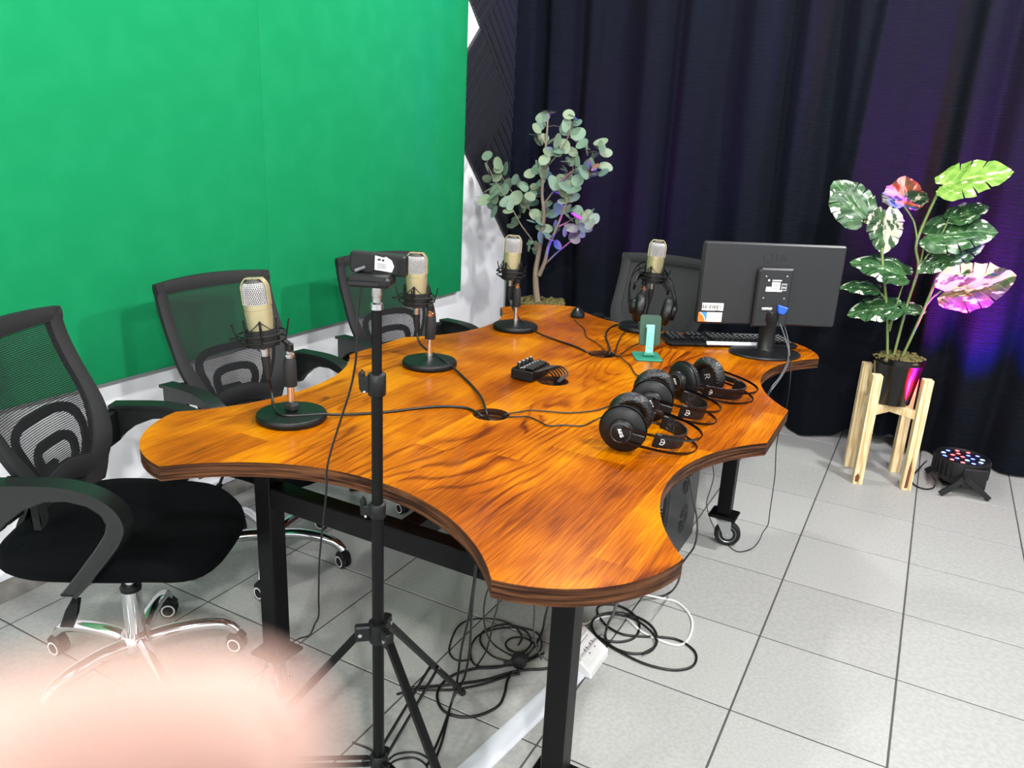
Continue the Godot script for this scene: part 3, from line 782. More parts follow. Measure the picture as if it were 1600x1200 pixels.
# outline of one side of the table top, from the back end to the front end (x to the right of the middle)
func table_half() -> Array:
	var q := []
	var arc3 := func(a: Vector2, m: Vector2, b: Vector2, k: int):
		# circle through three points
		var d := 2.0 * (a.x * (m.y - b.y) + m.x * (b.y - a.y) + b.x * (a.y - m.y))
		var ux := (a.length_squared() * (m.y - b.y) + m.length_squared() * (b.y - a.y) + b.length_squared() * (a.y - m.y)) / d
		var uy := (a.length_squared() * (b.x - m.x) + m.length_squared() * (a.x - b.x) + b.length_squared() * (m.x - a.x)) / d
		var c := Vector2(ux, uy)
		var a0 := (a - c).angle()
		var am := wrapf((m - c).angle() - a0, -PI, PI)
		var ab := wrapf((b - c).angle() - a0, -PI, PI)
		if signf(am) != signf(ab):
			ab += TAU * signf(am)
		for i in k:
			q.append(c + (a - c).rotated(ab * i / k))
	var pts := [Vector2(0, 0.880), Vector2(0.220, 0.930), Vector2(0.406, 1.080), Vector2(0.596, 0.974), Vector2(0.657, 0.835), Vector2(0.530, 0.490), Vector2(0.668, 0.152)]
	# front quarter, from the middle of the end to the middle of the side
	arc3.call(pts[0], pts[1], pts[2], 12)
	arc3.call(pts[2], pts[3], pts[4], 12)
	arc3.call(pts[4], pts[5], pts[6], 18)
	q.append(pts[6])
	var quarter := q.duplicate()
	var side := []
	for i in quarter.size():
		var p: Vector2 = quarter[i]
		side.append(Vector2(p.x, -p.y))           # back half: mirrored in z
	for i in range(quarter.size() - 1, -1, -1):
		side.append(quarter[i])
	return side


func build_table() -> void:
	var t := thing("conference_table", "amber-stained wooden table with scalloped edges, three cable holes and black legs", "table", Vector3(TC.x, 0, TC.y))
	var th := 0.034
	var side := table_half()
	var holes := [-0.39, 0.005, 0.38]
	var hr := 0.049
	var top := MB.new()
	var edge := MB.new()
	for s in [1.0, -1.0]:
		var poly := PackedVector2Array()
		for p: Vector2 in side:
			poly.append(Vector2(p.x * s, p.y))
		# back along the middle line with half circles for the holes (front to back)
		for h in [holes[2], holes[1], holes[0]]:
			for k in 17:
				var a := PI / 2 - PI * k / 16
				poly.append(Vector2(cos(a) * hr * s, h + sin(a) * hr))
		var idx := Geometry2D.triangulate_polygon(poly)
		for k in range(0, idx.size(), 3):
			var P := []
			var T := []
			for e in 3:
				var p := poly[idx[k + e]]
				P.append(p); T.append(Vector2(p.x / 1.40 + 0.5, p.y / 2.30 + 0.5))
			top.tri(Vector3(P[0].x, TOP, P[0].y), Vector3(P[1].x, TOP, P[1].y), Vector3(P[2].x, TOP, P[2].y), Vector3.UP, Vector3.UP, Vector3.UP, T[0], T[1], T[2])
			top.tri(Vector3(P[0].x, TOP - th, P[0].y), Vector3(P[1].x, TOP - th, P[1].y), Vector3(P[2].x, TOP - th, P[2].y), Vector3.DOWN, Vector3.DOWN, Vector3.DOWN, T[0], T[1], T[2])
		for i in side.size() - 1:
			var a := Vector2(side[i].x * s, side[i].y)
			var b := Vector2(side[i + 1].x * s, side[i + 1].y)
			var e := (b - a).normalized()
			var o := Vector3(e.y, 0, -e.x)
			if o.dot(Vector3((a.x + b.x), 0, (a.y + b.y))) < 0.0:
				o = -o
			edge.quad(Vector3(a.x, TOP - 0.0005, a.y), Vector3(b.x, TOP - 0.0005, b.y), Vector3(b.x, TOP - th, b.y), Vector3(a.x, TOP - th, a.y), o)
	for h in holes:
		var rim := MB.new()
		for k in 32:
			var a := TAU * k / 32
			var b := TAU * (k + 1) / 32
			rim.quad(Vector3(cos(a) * hr, TOP, h + sin(a) * hr), Vector3(cos(b) * hr, TOP, h + sin(b) * hr), Vector3(cos(b) * hr, TOP - th, h + sin(b) * hr), Vector3(cos(a) * hr, TOP - th, h + sin(a) * hr), Vector3(-cos(a), 0, -sin(a)))
		part(t, "hole_lining", rim, M.edge_wood)
	part(t, "tabletop", top, M.tabletop_wood)
	part(t, "edge_band", edge, M.edge_wood, "dark brown laminated edge")
	# steel frame: four legs on castors, cross beams, a spine
	var lx := 0.4175
	var lz := 0.7665
	var yb := TOP - th
	for sx in [-1.0, 1.0]:
		for sz in [-1.0, 1.0]:
			var at := Vector3(sx * lx, 0, sz * lz)
			part(t, "leg", MB.new().box(at + Vector3(0, (yb + 0.135) / 2, 0), Vector3(0.052, yb - 0.135, 0.052), 0.003), M.black_steel)
			part(t, "castor_plate", MB.new().box(at + Vector3(0, 0.129, 0), Vector3(0.105, 0.012, 0.095), 0.004), M.black_steel)
			var cs := Node3D.new()
			cs.name = "castor"
			t.add_child(cs, true)
			cs.position = at
			cs.rotation.y = [0.5, -0.55, 0.25, 0.35][int(sx + 1) + int((sz + 1) / 2)]
			build_castor(cs)
	for sz in [-1.0, 1.0]:
		part(t, "cross_beam", MB.new().box(Vector3(0, 0.600, sz * lz), Vector3(2 * lx - 0.052, 0.055, 0.05), 0.003), M.black_steel)
	part(t, "spine_beam", MB.new().box(Vector3(0, 0.600, 0), Vector3(0.05, 0.055, 2 * lz - 0.05), 0.003), M.black_steel)
	for sz in [-1.0, 1.0]:
		part(t, "top_rail", MB.new().box(Vector3(0, yb - 0.012, sz * lz), Vector3(2 * lx + 0.052, 0.024, 0.05), 0.002), M.black_steel)


func build_castor(cs: Node3D) -> void:
	var R := 0.05
	part(cs, "swivel", MB.new().lathe([Vector2(0, 0.123), Vector2(0.03, 0.123), Vector2(0.034, 0.115), Vector2(0.026, 0.106), Vector2(0, 0.106)], Transform3D.IDENTITY, 20), M.zinc)
	var ax := Transform3D(MB.look(Vector3.BACK), Vector3(0.022, R, 0))
	part(cs, "wheel", MB.new().lathe([Vector2(0, -0.013), Vector2(0.036, -0.013), Vector2(0.043, -0.014), Vector2(R, -0.008), Vector2(R, 0.008), Vector2(0.043, 0.014), Vector2(0.036, 0.013), Vector2(0, 0.013)], ax, 28), M.rubber)
	part(cs, "wheel_hub", MB.new().lathe([Vector2(0, -0.0145), Vector2(0.020, -0.0145), Vector2(0.022, -0.012), Vector2(0.030, -0.012), Vector2(0.033, -0.015), Vector2(0.034, -0.013), Vector2(0.034, 0.013), Vector2(0.033, 0.015), Vector2(0.030, 0.012), Vector2(0.022, 0.012), Vector2(0.020, 0.0145), Vector2(0, 0.0145)], ax, 24), M.zinc)
	for s in [-1.0, 1.0]:
		part(cs, "fork", MB.new().extrude(V2([-0.03, 0.112, 0.03, 0.112, 0.034, R - 0.012, 0.012, R - 0.014]), 0.003, Transform3D(Basis.IDENTITY, Vector3(0, 0, s * 0.019 - 0.0015))), M.zinc)
	part(cs, "axle", MB.new().cyl(Vector3(0.022, R, -0.026), Vector3(0.022, R, 0.026), 0.005, -1, 10), M.steel)


func build_green_screen() -> void:
	var xf := -2.355
	var y0 := 0.636
	var y1 := 2.48
	var za := -3.786
	var zb := 0.35
	var t := thing("green_screen", "large bright green chroma key screen mounted on the white wall", "green screen", Vector3(WALL_X, 0, (za + zb) / 2))
	var mid := (za + zb) / 2
	part(t, "frame", MB.new().box(Vector3(0.019, (y0 + y1) / 2, 0), Vector3(0.038, y1 - y0, zb - za), 0.002), M.board_edge)
	# three lengths of cloth stretched side by side
	var cuts := [za, -2.312, -0.80, zb]
	for i in 3:
		var w: float = cuts[i + 1] - cuts[i]
		var g := []
		for r in 13:
			var row := []
			for c in 31:
				var u := float(c) / 30
				var v := float(r) / 12
				var e := minf(minf(u, 1.0 - u) * w, minf(v, 1.0 - v) * (y1 - y0))
				row.append(Vector3(0.0385 + 0.0065 * clampf(e / 0.004, 0.0, 1.0) * (1.0 if c > 0 and c < 30 and r > 0 and r < 12 else 0.0), lerpf(y0, y1, v), cuts[i] + u * w - mid))
			g.append(row)
		# pull the first and last columns and rows in to a thin lip
		for r in 13:
			g[r][1].z = g[r][0].z + 0.003; g[r][29].z = g[r][30].z - 0.003
		for c in 31:
			g[1][c].y = y0 + 0.003; g[11][c].y = y1 - 0.003
		part(t, "cloth_panel", MB.new().grid(g), M.green_cloth)


func build_slat_panels() -> void:
	var A := Vector2(3.969, 2.06)
	var B := Vector2(4.345, 1.690)
	var C := Vector2(3.952, 1.298)
	var panels := [
		["black slatted wall panel at the top, slats rising right, above the white triangle", [A.x, A.y, 4.39, 2.48, 3.55, 2.48], 1],
		["black slatted wall panel with steep falling slats against the curtain edge", [A.x, A.y, B.x, B.y, 4.44, 1.60, 4.44, 2.48, 4.40, 2.48], -1],
		["black slatted wall panel with slats rising right beside the green screen", [A.x, A.y, B.x, B.y, C.x, C.y, 3.70, 1.55, 3.70, 1.791], 1],
		["lowest black slatted wall panel, slats falling, behind the eucalyptus leaves", [B.x, B.y, 4.44, 1.595, 4.44, 0.81, C.x, C.y], -1],
	]
	for p in panels:
		var poly := V2(p[1])
		var lo := poly[0]
		for q in poly:
			lo = lo.min(q)
		var t := thing("slat_wall_panel", p[0], "wall panel", Vector3(WALL_X, lo.y, -lo.x))
		# local frame: s runs along -z, y up, out of the wall along +x
		var xf := Transform3D(Basis(Vector3(0, 0, -1), Vector3.UP, Vector3.RIGHT), Vector3(0, -lo.y, lo.x))
		var shrunk := Geometry2D.offset_polygon(poly, -0.002)
		part(t, "backing", MB.new().extrude(shrunk[0], 0.006, xf), M.black_slat)
		var dirv := Vector2(1, p[2]).normalized()
		var acr := Vector2(-dirv.y, dirv.x)
		var mn := 1e9
		var mx := -1e9
		for q in poly:
			mn = minf(mn, q.dot(acr)); mx = maxf(mx, q.dot(acr))
		var a := mn
		var k := 0
		while a < mx:
			var w: float = [0.013, 0.018, 0.013, 0.010, 0.022, 0.013][k % 6]
			var c := acr * (a + w / 2)
			var strip := PackedVector2Array([c + dirv * 9 - acr * w / 2, c + dirv * 9 + acr * w / 2, c - dirv * 9 + acr * w / 2, c - dirv * 9 - acr * w / 2])
			for cut in Geometry2D.intersect_polygons(shrunk[0], strip):
				var ar := 0.0
				for i in cut.size():
					ar += cut[i].cross(cut[(i + 1) % cut.size()])
				if absf(ar) > 0.0004:
					part(t, "slat", MB.new().extrude(cut, [0.012, 0.009, 0.014][k % 3], xf.translated_local(Vector3(0, 0, 0.006))), M.black_slat)
			a += w + 0.005
			k += 1


func curtain_z(x: float, y: float, nz: FastNoiseLite) -> float:
	var w := nz.get_noise_2d(x * 1.0, 0.0) * 0.9 + nz.get_noise_2d(x * 0.8, y * 0.22 + 10.0) * 0.55
	var ph := x / 0.268 * TAU + w * 3.2
	var f := sin(ph) + 0.28 * sin(2.0 * ph + 1.1) + 0.22 * sin(0.5 * ph + 0.7)
	# one broad pleat behind the pale plant stand, its long side turned to the right
	var xs := x - 0.03 * (y - 1.0)
	var pleat := lerpf(0.0, 0.085, smoothstep(-0.50, -0.42, xs)) if xs < -0.42 else (lerpf(0.085, -0.055, clampf((xs + 0.42) / 0.30, 0.0, 1.0)) if xs < -0.12 else lerpf(-0.055, 0.0, smoothstep(-0.12, -0.02, xs)))
	var own := smoothstep(0.05, 0.18, absf(xs + 0.25) - 0.10)
	return -4.40 + 0.048 * f * (0.22 + 0.78 * own) * (1.0 + 0.15 * (1.0 - y / 2.6)) + pleat + 0.006 * nz.get_noise_2d(x * 9.0, y * 1.4)


func build_curtain() -> void:
	var nz := noise(1.0, 77, 2)
	var g := []
	var rows := 34
	var cols := 520
	for i in rows + 1:
		var row := []
		for j in cols + 1:
			var x := -2.385 + 5.3 * j / cols
			# the hem hangs a little short behind the plant stand
			var hem := 0.012 + 0.05 * smoothstep(0.22, 0.12, absf(x + 0.10))
			var y := lerpf(hem, 2.672, float(i) / rows)
			row.append(Vector3(x, y, curtain_z(x, y, nz)))
		g.append(row)
	single("curtain", MB.new().grid(g), M.curtain_black, "floor-length black curtain hanging in deep folds across the back of the room", "curtain")


# ---------------------------------------------------------------- office chairs
func back_point(u: float, v: float) -> Vector3:
	# u -1..1 across, v 0..1 up; chair looks along +x
	var y := 0.515 + 0.475 * v
	var x := -0.105 - 0.125 * smoothstep(0.15, 1.0, v) - 0.02 * (1.0 - smoothstep(0.0, 0.3, v))
	var hw := lerpf(0.155, 0.224, smoothstep(-0.05, 0.5, v))
	x -= 0.030 * (1.0 - u * u)
	return Vector3(x, y, u * hw)


func build_chair(t: Node3D, solid_back := false) -> void:
	# star base
	part(t, "hub", MB.new().lathe([Vector2(0, 0.055), Vector2(0.03, 0.055), Vector2(0.036, 0.065), Vector2(0.045, 0.09), Vector2(0.045, 0.112), Vector2(0.036, 0.125), Vector2(0, 0.125)], Transform3D.IDENTITY, 24), M.chrome)
	for k in 5:
		var a := TAU * k / 5 - 0.41
		var d := Vector3(cos(a), 0, sin(a))
		var path := smooth([d * 0.03 + Vector3.UP * 0.098, d * 0.10 + Vector3.UP * 0.108, d * 0.18 + Vector3.UP * 0.106, d * 0.235 + Vector3.UP * 0.092, d * 0.262 + Vector3.UP * 0.066], 4)
		var rr := []
		for i in path.size():
			rr.append(lerpf(0.022, 0.015, float(i) / (path.size() - 1)))
		var spoke := part(t, "spoke", MB.new().tube(path, rr, 10), M.chrome)
		var side := d.cross(Vector3.UP)
		# twin wheel castor under the end of the spoke, turned its own way
		var ca: float = a + [0.6, -0.8, 1.4, 0.2, -1.7][k]
		var wd := Vector3(cos(ca), 0, sin(ca))
		var c := d * 0.262 + Vector3(0, 0.026, 0)
		side = wd.cross(Vector3.UP)
		for s in [-1.0, 1.0]:
			var xf := Transform3D(MB.look(side * s), c + side * s * 0.004)
			part(t, "castor_wheel", MB.new().lathe([Vector2(0, 0), Vector2(0.026, 0), Vector2(0.026, 0.012), Vector2(0.022, 0.016), Vector2(0, 0.016)], xf, 20), M.rubber)
			part(t, "castor_ring", MB.new().lathe([Vector2(0.016, 0.0165), Vector2(0.019, 0.0175), Vector2(0.021, 0.0165)], xf, 20), M.print_white)
		part(t, "castor_hood", MB.new().extrude(V2([-0.02, 0.0, 0.022, 0.008, 0.026, 0.022, 0.012, 0.036, -0.012, 0.036, -0.026, 0.02]), 0.036, Transform3D(Basis(wd, Vector3.UP, wd.cross(Vector3.UP)), c - side * 0.018), 0.004), M.black_plastic)
	part(t, "gas_lift", MB.new().cyl(Vector3(0, 0.12, 0), Vector3(0, 0.262, 0), 0.026, -1, 24), M.chrome)
	part(t, "lift_collar", MB.new().lathe([Vector2(0, 0.258), Vector2(0.027, 0.258), Vector2(0.028, 0.268), Vector2(0.024, 0.275), Vector2(0, 0.275)], Transform3D.IDENTITY, 24), M.black_plastic)
	part(t, "piston", MB.new().cyl(Vector3(0, 0.27, 0), Vector3(0, 0.378, 0), 0.015, -1, 20), M.chrome)
	part(t, "mechanism", MB.new().box(Vector3(0.0, 0.384, 0), Vector3(0.20, 0.028, 0.14), 0.006), M.black_plastic)
	# height lever with its paddle
	var lv := part(t, "lever", MB.new().tube(smooth([Vector3(-0.04, 0.378, 0.05), Vector3(-0.05, 0.368, 0.14), Vector3(-0.05, 0.335, 0.17)], 4), 0.005, 8), M.black_plastic)
	part(lv, "paddle", MB.new().extrude(V2([-0.010, 0, 0.010, 0, 0.017, 0.035, 0.016, 0.075, -0.016, 0.075, -0.017, 0.035]), 0.010, Transform3D(Basis(Vector3.RIGHT, Vector3(0, -0.62, 0.78), Vector3(0, -0.78, -0.62)), Vector3(-0.05, 0.340, 0.168)), 0.003), M.black_plastic)
	# padded seat
	var seat := MB.new()
	var g := []
	var NR := 14
	for i in NR + 1:
		var th := -PI / 2 + PI * i / NR
		var row := []
		for k in 41:
			var a := TAU * k / 40
			var cr := MB.sp(cos(th), 0.42)
			var px := MB.sp(cos(a), 0.62) * cr
			var pz := MB.sp(sin(a), 0.62) * cr
			var y := MB.sp(sin(th), 0.8)
			var X := 0.018 + 0.272 * px
			var Z := (0.252 - 0.012 * px) * pz
			var Y := 0.445 + (0.050 if y > 0 else 0.046) * y
			Y -= 0.030 * smoothstep(0.45, 1.0, px) - 0.006 * pz * pz
			row.append(Vector3(X, Y, Z))
		g.append(row)
	seat.grid(g)
	part(t, "seat", seat, M.seat_cloth)
	part(t, "seat_shell", MB.new().extrude(V2([-0.15, -0.17, 0.19, -0.16, 0.22, -0.10, 0.22, 0.10, 0.19, 0.16, -0.15, 0.17]), 0.012, Transform3D(Basis(Vector3.RIGHT, Vector3.FORWARD, Vector3.UP), Vector3(0.0, 0.392, 0)), 0.003), M.black_plastic)
	# backrest: rim, net, lumbar arches, upright
	var ring := []
	for i in 61:
		var f := float(i) / 60
		# walk round the outline: up the near side, over the top, down the far side, along the bottom
		var u: float
		var v: float
		if f < 0.35:
			u = 1.0; v = f / 0.35
		elif f < 0.5:
			u = 1.0 - 2.0 * (f - 0.35) / 0.15; v = 1.0
		elif f < 0.85:
			u = -1.0; v = 1.0 - (f - 0.5) / 0.35
		else:
			u = -1.0 + 2.0 * (f - 0.85) / 0.15; v = 0.0
		ring.append([u, v])
	# rim as a flat border lying on the back surface, with thickness
	var rim := MB.new()
	for sgm in [[-1.0, 1.0, "v"], [1.0, 1.0, "v"], [0.0, 1.0, "top"], [0.0, 0.0, "bottom"]]:
		var ga := []
		var gb := []
		var n := 24
		for i in n + 1:
			var f := float(i) / n
			var ra := []
			var rb := []
			for w in 5:
				var q := float(w) / 4
				var u: float
				var v: float
				if sgm[2] == "v":
					v = f
					u = sgm[0] * (1.0 - q * lerpf(0.42, 0.19, smoothstep(0.0, 0.6, f)))
				elif sgm[2] == "top":
					u = lerpf(-1, 1, f); v = 1.0 - q * 0.075 + 0.02 * (1.0 - u * u) * (1.0 - q)
				else:
					u = lerpf(-1, 1, f); v = q * 0.13 + 0.10 * (1.0 - u * u)
				var p := back_point(u, v)
				var bulge := 0.004 * sin(PI * q)
				ra.append(p + Vector3(0.006 + bulge, 0, 0))
				rb.append(p + Vector3(-0.012 - bulge, 0, 0))
			ga.append(ra); gb.append(rb)
		rim.grid(ga); rim.grid(gb)
		for w in [0, 4]:
			var strip := []
			for i in n + 1:
				strip.append([ga[i][w], gb[i][w]])
			rim.grid(strip)
	part(t, "back_frame", rim, M.net_border)
	if solid_back:
		var sb := []
		for i in 17:
			var row := []
			for j in 17:
				row.append(back_point(lerpf(-0.93, 0.93, j / 16.0), lerpf(0.05, 0.97, i / 16.0)))
			sb.append(row)
		part(t, "back_cloth", MB.new().grid(sb), M.net_border)
	else:
		var net := MB.new()
		var pitch := 0.0052
		var nu := int(0.42 / pitch)
		var nv := int(0.45 / pitch)
		var hw := 0.00135
		for i in nu + 1:
			var u := lerpf(-0.97, 0.97, float(i) / nu)
			for k in 10:
				var a := back_point(u, lerpf(0.04, 0.97, k / 10.0))
				var b := back_point(u, lerpf(0.04, 0.97, (k + 1) / 10.0))
				var o := Vector3(0, 0, hw)
				net.squad(a - o, a + o, b + o, b - o, Vector3.RIGHT, Vector3.RIGHT, Vector3.RIGHT, Vector3.RIGHT)
		for i in nv + 1:
			var v := lerpf(0.04, 0.97, float(i) / nv)
			for k in 8:
				var a := back_point(lerpf(-0.97, 0.97, k / 8.0), v) + Vector3(0.0004, 0, 0)
				var b := back_point(lerpf(-0.97, 0.97, (k + 1) / 8.0), v) + Vector3(0.0004, 0, 0)
				var o := Vector3(0, hw, 0)
				net.squad(a - o, a + o, b + o, b - o, Vector3.RIGHT, Vector3.RIGHT, Vector3.RIGHT, Vector3.RIGHT)
		part(t, "back_net", net, M.net, "see-through black net")
		# two nested arches of plastic behind the net
		for ar in [[0.80, 0.50, 0.045], [0.50, 0.36, 0.045]]:
			var path := []
			for i in 41:
				var a := PI * i / 40
				var u: float = MB.sp(cos(a), 0.55) * ar[0] * (1.0 - 0.30 * (1.0 - sin(a)))
				var v: float = 0.06 + MB.sp(sin(a), 0.55) * (ar[1] - 0.06)
				path.append(back_point(u, v) + Vector3(-0.010, 0, 0))
			part(t, "lumbar_arch", MB.new().band(path, Vector3.RIGHT, 0.009, 0.026), M.black_plastic)
		part(t, "lumbar_plate", MB.new().grid([[back_point(-0.75, 0.02), back_point(-0.3, 0.02), back_point(0.3, 0.02), back_point(0.75, 0.02)].map(func(p): return p - Vector3(0.012, 0, 0)), [back_point(-0.75, 0.14), back_point(-0.3, 0.19), back_point(0.3, 0.19), back_point(0.75, 0.14)].map(func(p): return p - Vector3(0.012, 0, 0))]), M.black_plastic)
	part(t, "upright", MB.new().band(smooth([Vector3(-0.06, 0.380, 0), Vector3(-0.20, 0.384, 0), Vector3(-0.262, 0.42, 0), Vector3(-0.235, 0.50, 0), Vector3(-0.175, 0.62, 0)], 5), Vector3.BACK, 0.07, 0.014), M.black_plastic)
	# armrests: a flat loop from the back, forward, round and down under the seat
	var loop := V2([-0.135, 0.690, -0.02, 0.694, 0.045, 0.689, 0.098, 0.671, 0.135, 0.642, 0.148, 0.608, 0.138, 0.575, 0.108, 0.530, 0.058, 0.468, 0.022, 0.425, -0.012, 0.425, 0.030, 0.478, 0.080, 0.545, 0.106, 0.585, 0.112, 0.608, 0.102, 0.632, 0.074, 0.652, 0.030, 0.662, -0.02, 0.658, -0.07, 0.636, -0.11, 0.604, -0.135, 0.575])
	for s in [-1.0, 1.0]:
		var arm := part(t, "armrest", MB.new().extrude(loop, 0.034, Transform3D(Basis.IDENTITY, Vector3(0, 0, s * 0.274 - 0.017)), 0.003), M.arm_plastic)
		var pad := smooth([Vector3(-0.140, 0.692, s * 0.274), Vector3(-0.02, 0.697, s * 0.274), Vector3(0.047, 0.692, s * 0.274), Vector3(0.101, 0.674, s * 0.274), Vector3(0.138, 0.644, s * 0.274), Vector3(0.151, 0.608, s * 0.274), Vector3(0.141, 0.575, s * 0.274), Vector3(0.111, 0.531, s * 0.274), Vector3(0.025, 0.424, s * 0.274)], 5)
		part(arm, "arm_pad", MB.new().band(pad, Vector3.BACK, 0.050, 0.010), M.arm_plastic)
		part(t, "arm_bracket", MB.new().box(Vector3(0.0, 0.421, s * 0.262), Vector3(0.03, 0.008, 0.05), 0.002), M.black_plastic)
		part(t, "back_joint", MB.new().box(Vector3(-0.132, 0.635, s * 0.238), Vector3(0.03, 0.10, 0.06), 0.006), M.black_plastic)


func build_chairs() -> void:
	var spots := [
		[-1.757, -1.164, 0.50, "black mesh office chair nearest the camera, cut off by the left edge"],
		[-1.890, -1.815, -0.075, "black mesh office chair behind the nearest microphone, middle of three at the green screen"],
		[-1.828, -2.591, -0.278, "black mesh office chair behind the webcam, farthest of three along the green screen"],
	]
	var first: Node3D
	for s in spots:
		var c: Node3D
		if first == null:
			first = thing("office_chair", s[3], "office chair", Vector3(s[0], 0, s[1]), s[2], "mesh office chairs along the green screen")
			build_chair(first)
			c = first
		else:
			c = first.duplicate()
			c.name = numbered("office_chair")
			add_child(c)
			c.position = Vector3(s[0], 0, s[1])
			c.rotation.y = s[2]
			c.set_meta("label", s[3])
	var b := thing("desk_chair", "black chair with a closed fabric back between monitor and curtain", "office chair", Vector3(-1.10, 0, -3.34), -PI / 2 - 0.05)
	build_chair(b, true)


# ---------------------------------------------------------------- microphones
func build_microphones() -> void:
	var right := Vector3(0.878, 0, -0.479)
	var away := Vector3(-0.479, 0, -0.878)
	var list := [
		[Vector3(-1.335, TOP, -1.363), -0.062 * right, 0.10, 0.0, "gold condenser microphone on a round base, nearest the camera", true],
		[Vector3(-1.337, TOP, -1.974), -0.044 * right + 0.012 * away, 0.01, 0.4, "gold condenser microphone just right of the tripod pole", false],
		[Vector3(-1.363, TOP, -2.596), -0.026 * right + 0.03 * away, -0.02, 0.9, "gold condenser microphone in front of the eucalyptus plant", false],
		[Vector3(-0.968, TOP, -2.912), 0.034 * right + 0.02 * away, -0.05, 2.4, "gold condenser microphone with headphones hung over it", false],
	]
	for e in list:
		var t := thing("microphone", e[4], "microphone", e[0], 0.0, "condenser microphones on table stands")
		build_microphone(t, e[1], e[2], e[3], e[5])


func build_microphone(t: Node3D, off: Vector3, tilt: float, turn: float, knob: bool) -> void:
	part(t, "base", MB.new().lathe([Vector2(0, 0), Vector2(0.083, 0), Vector2(0.0865, 0.004), Vector2(0.0865, 0.014), Vector2(0.083, 0.019), Vector2(0.03, 0.024), Vector2(0, 0.025)], Transform3D.IDENTITY, 48), M.black_plastic)
	part(t, "base_collar", MB.new().cyl(Vector3(0, 0.022, 0), Vector3(0, 0.036, 0), 0.012, -1, 18), M.rubber if knob else M.steel)
	if knob:
		part(t, "cable_clip", MB.new().box(Vector3(0.004, 0.036, 0.004), Vector3(0.034, 0.022, 0.028), 0.006), M.rubber)
	part(t, "pole", MB.new().cyl(Vector3(0, 0.03, 0), Vector3(0, 0.10, 0), 0.0088, -1, 18), M.chrome)
	part(t, "grip", MB.new().lathe([Vector2(0, 0.088), Vector2(0.0155, 0.088), Vector2(0.0165, 0.092), Vector2(0.0155, 0.150), Vector2(0.012, 0.160), Vector2(0, 0.160)], Transform3D.IDENTITY, 20), M.rubber)
	part(t, "thread", MB.new().lathe([Vector2(0, 0.158), Vector2(0.010, 0.158), Vector2(0.010, 0.163), Vector2(0.0125, 0.164), Vector2(0.0125, 0.170), Vector2(0.009, 0.172), Vector2(0.009, 0.178), Vector2(0, 0.178)], Transform3D.IDENTITY, 18), M.steel if knob else M.copper_tint)
	part(t, "swivel", MB.new().box(Vector3(0, 0.186, 0), Vector3(0.020, 0.024, 0.018), 0.004, Basis(Vector3.UP, turn)), M.black_plastic)
	# the microphone hangs in its cradle beside the pole
	var c := off
	var axis := (Vector3.UP - off.normalized() * 0.0 + Vector3(-0.878, 0, 0.479) * tilt).normalized()
	var B := Basis(Vector3.UP, turn)
	var Q := Basis(Quaternion(Vector3.UP, axis))
	var xf := Transform3D(Q, c + Vector3(0, 0.190, 0))
	part(t, "swivel_arm", MB.new().cyl(Vector3(0, 0.196, 0), xf * (-off.normalized() * 0.045 + Vector3(0, 0.012, 0)), 0.006, -1, 10), M.black_plastic)
	var R := 0.0325
	var body := part(t, "body", MB.new().lathe([Vector2(0, -0.004), Vector2(R - 0.006, -0.004), Vector2(R - 0.003, 0.004), Vector2(R - 0.003, 0.03), Vector2(R, 0.078), Vector2(R, 0.088), Vector2(R - 0.001, 0.0885), Vector2(R - 0.001, 0.0895), Vector2(R, 0.090), Vector2(R, 0.098), Vector2(R, 0.102), Vector2(0, 0.102)], xf, 32), M.champagne)
	# grille head: side straps, rounded wire mesh
	part(body, "grille_core", MB.new().lathe([Vector2(R - 0.004, 0.10), Vector2(R - 0.005, 0.145), Vector2(R - 0.010, 0.155), Vector2(R - 0.020, 0.161), Vector2(0, 0.163)], xf, 24), M.grille_back)
	var wires := MB.new()
	for k in 36:
		var a := TAU * k / 36
		for s in [1.0, -1.0]:
			var path := []
			for i in 9:
				var h := lerpf(0.101, 0.158, i / 8.0)
				var r := R - 0.003 if h < 0.142 else R - 0.003 - (h - 0.142) * (h - 0.142) * 55.0
				var b: float = a + s * i * 0.14
				path.append(xf * Vector3(cos(b) * r, h, sin(b) * r))
			wires.tube(path, 0.0011, 4)
	var g := part(body, "grille", wires, M.grille_silver, "silver wire grille")
	g.set_meta("kind", "stuff")
	for s in [0.0, PI]:
		var d := Vector3(cos(s + 0.35), 0, -sin(s + 0.35))
		var strap := []
		for i in 11:
			var th := PI / 2 * i / 10
			strap.append(xf * (d * R * (1.0 if i < 6 else cos((i - 5) * 0.31)) + Vector3(0, 0.10 + 0.063 * minf(1.0, i / 8.0), 0)))
		part(body, "head_strap", MB.new().band(strap, xf.basis * d.cross(Vector3.UP), 0.016, 0.003), M.champagne)
	plug_tips.append(t.position + xf * Vector3(0, -0.084, 0))
	part(body, "plug_socket", MB.new().cyl(xf * Vector3(0, -0.030, 0), xf * Vector3(0, -0.002, 0), 0.0105, 0.0115, 16), M.steel)
	part(body, "cable_plug", MB.new().lathe([Vector2(0, -0.088), Vector2(0.005, -0.088), Vector2(0.010, -0.055), Vector2(0.0112, -0.028), Vector2(0, -0.028)], xf, 16), M.rubber)
	# shock mount: cradle, two rings, arms, elastic cords
	xf = xf.translated_local(Vector3(0, 0.018, 0))
	var mount := part(t, "cradle", MB.new().lathe([Vector2(R - 0.002, -0.020), Vector2(R + 0.003, -0.020), Vector2(R + 0.003, 0.022), Vector2(R - 0.002, 0.022)], xf, 24), M.rubber)
	var ringr := 0.055
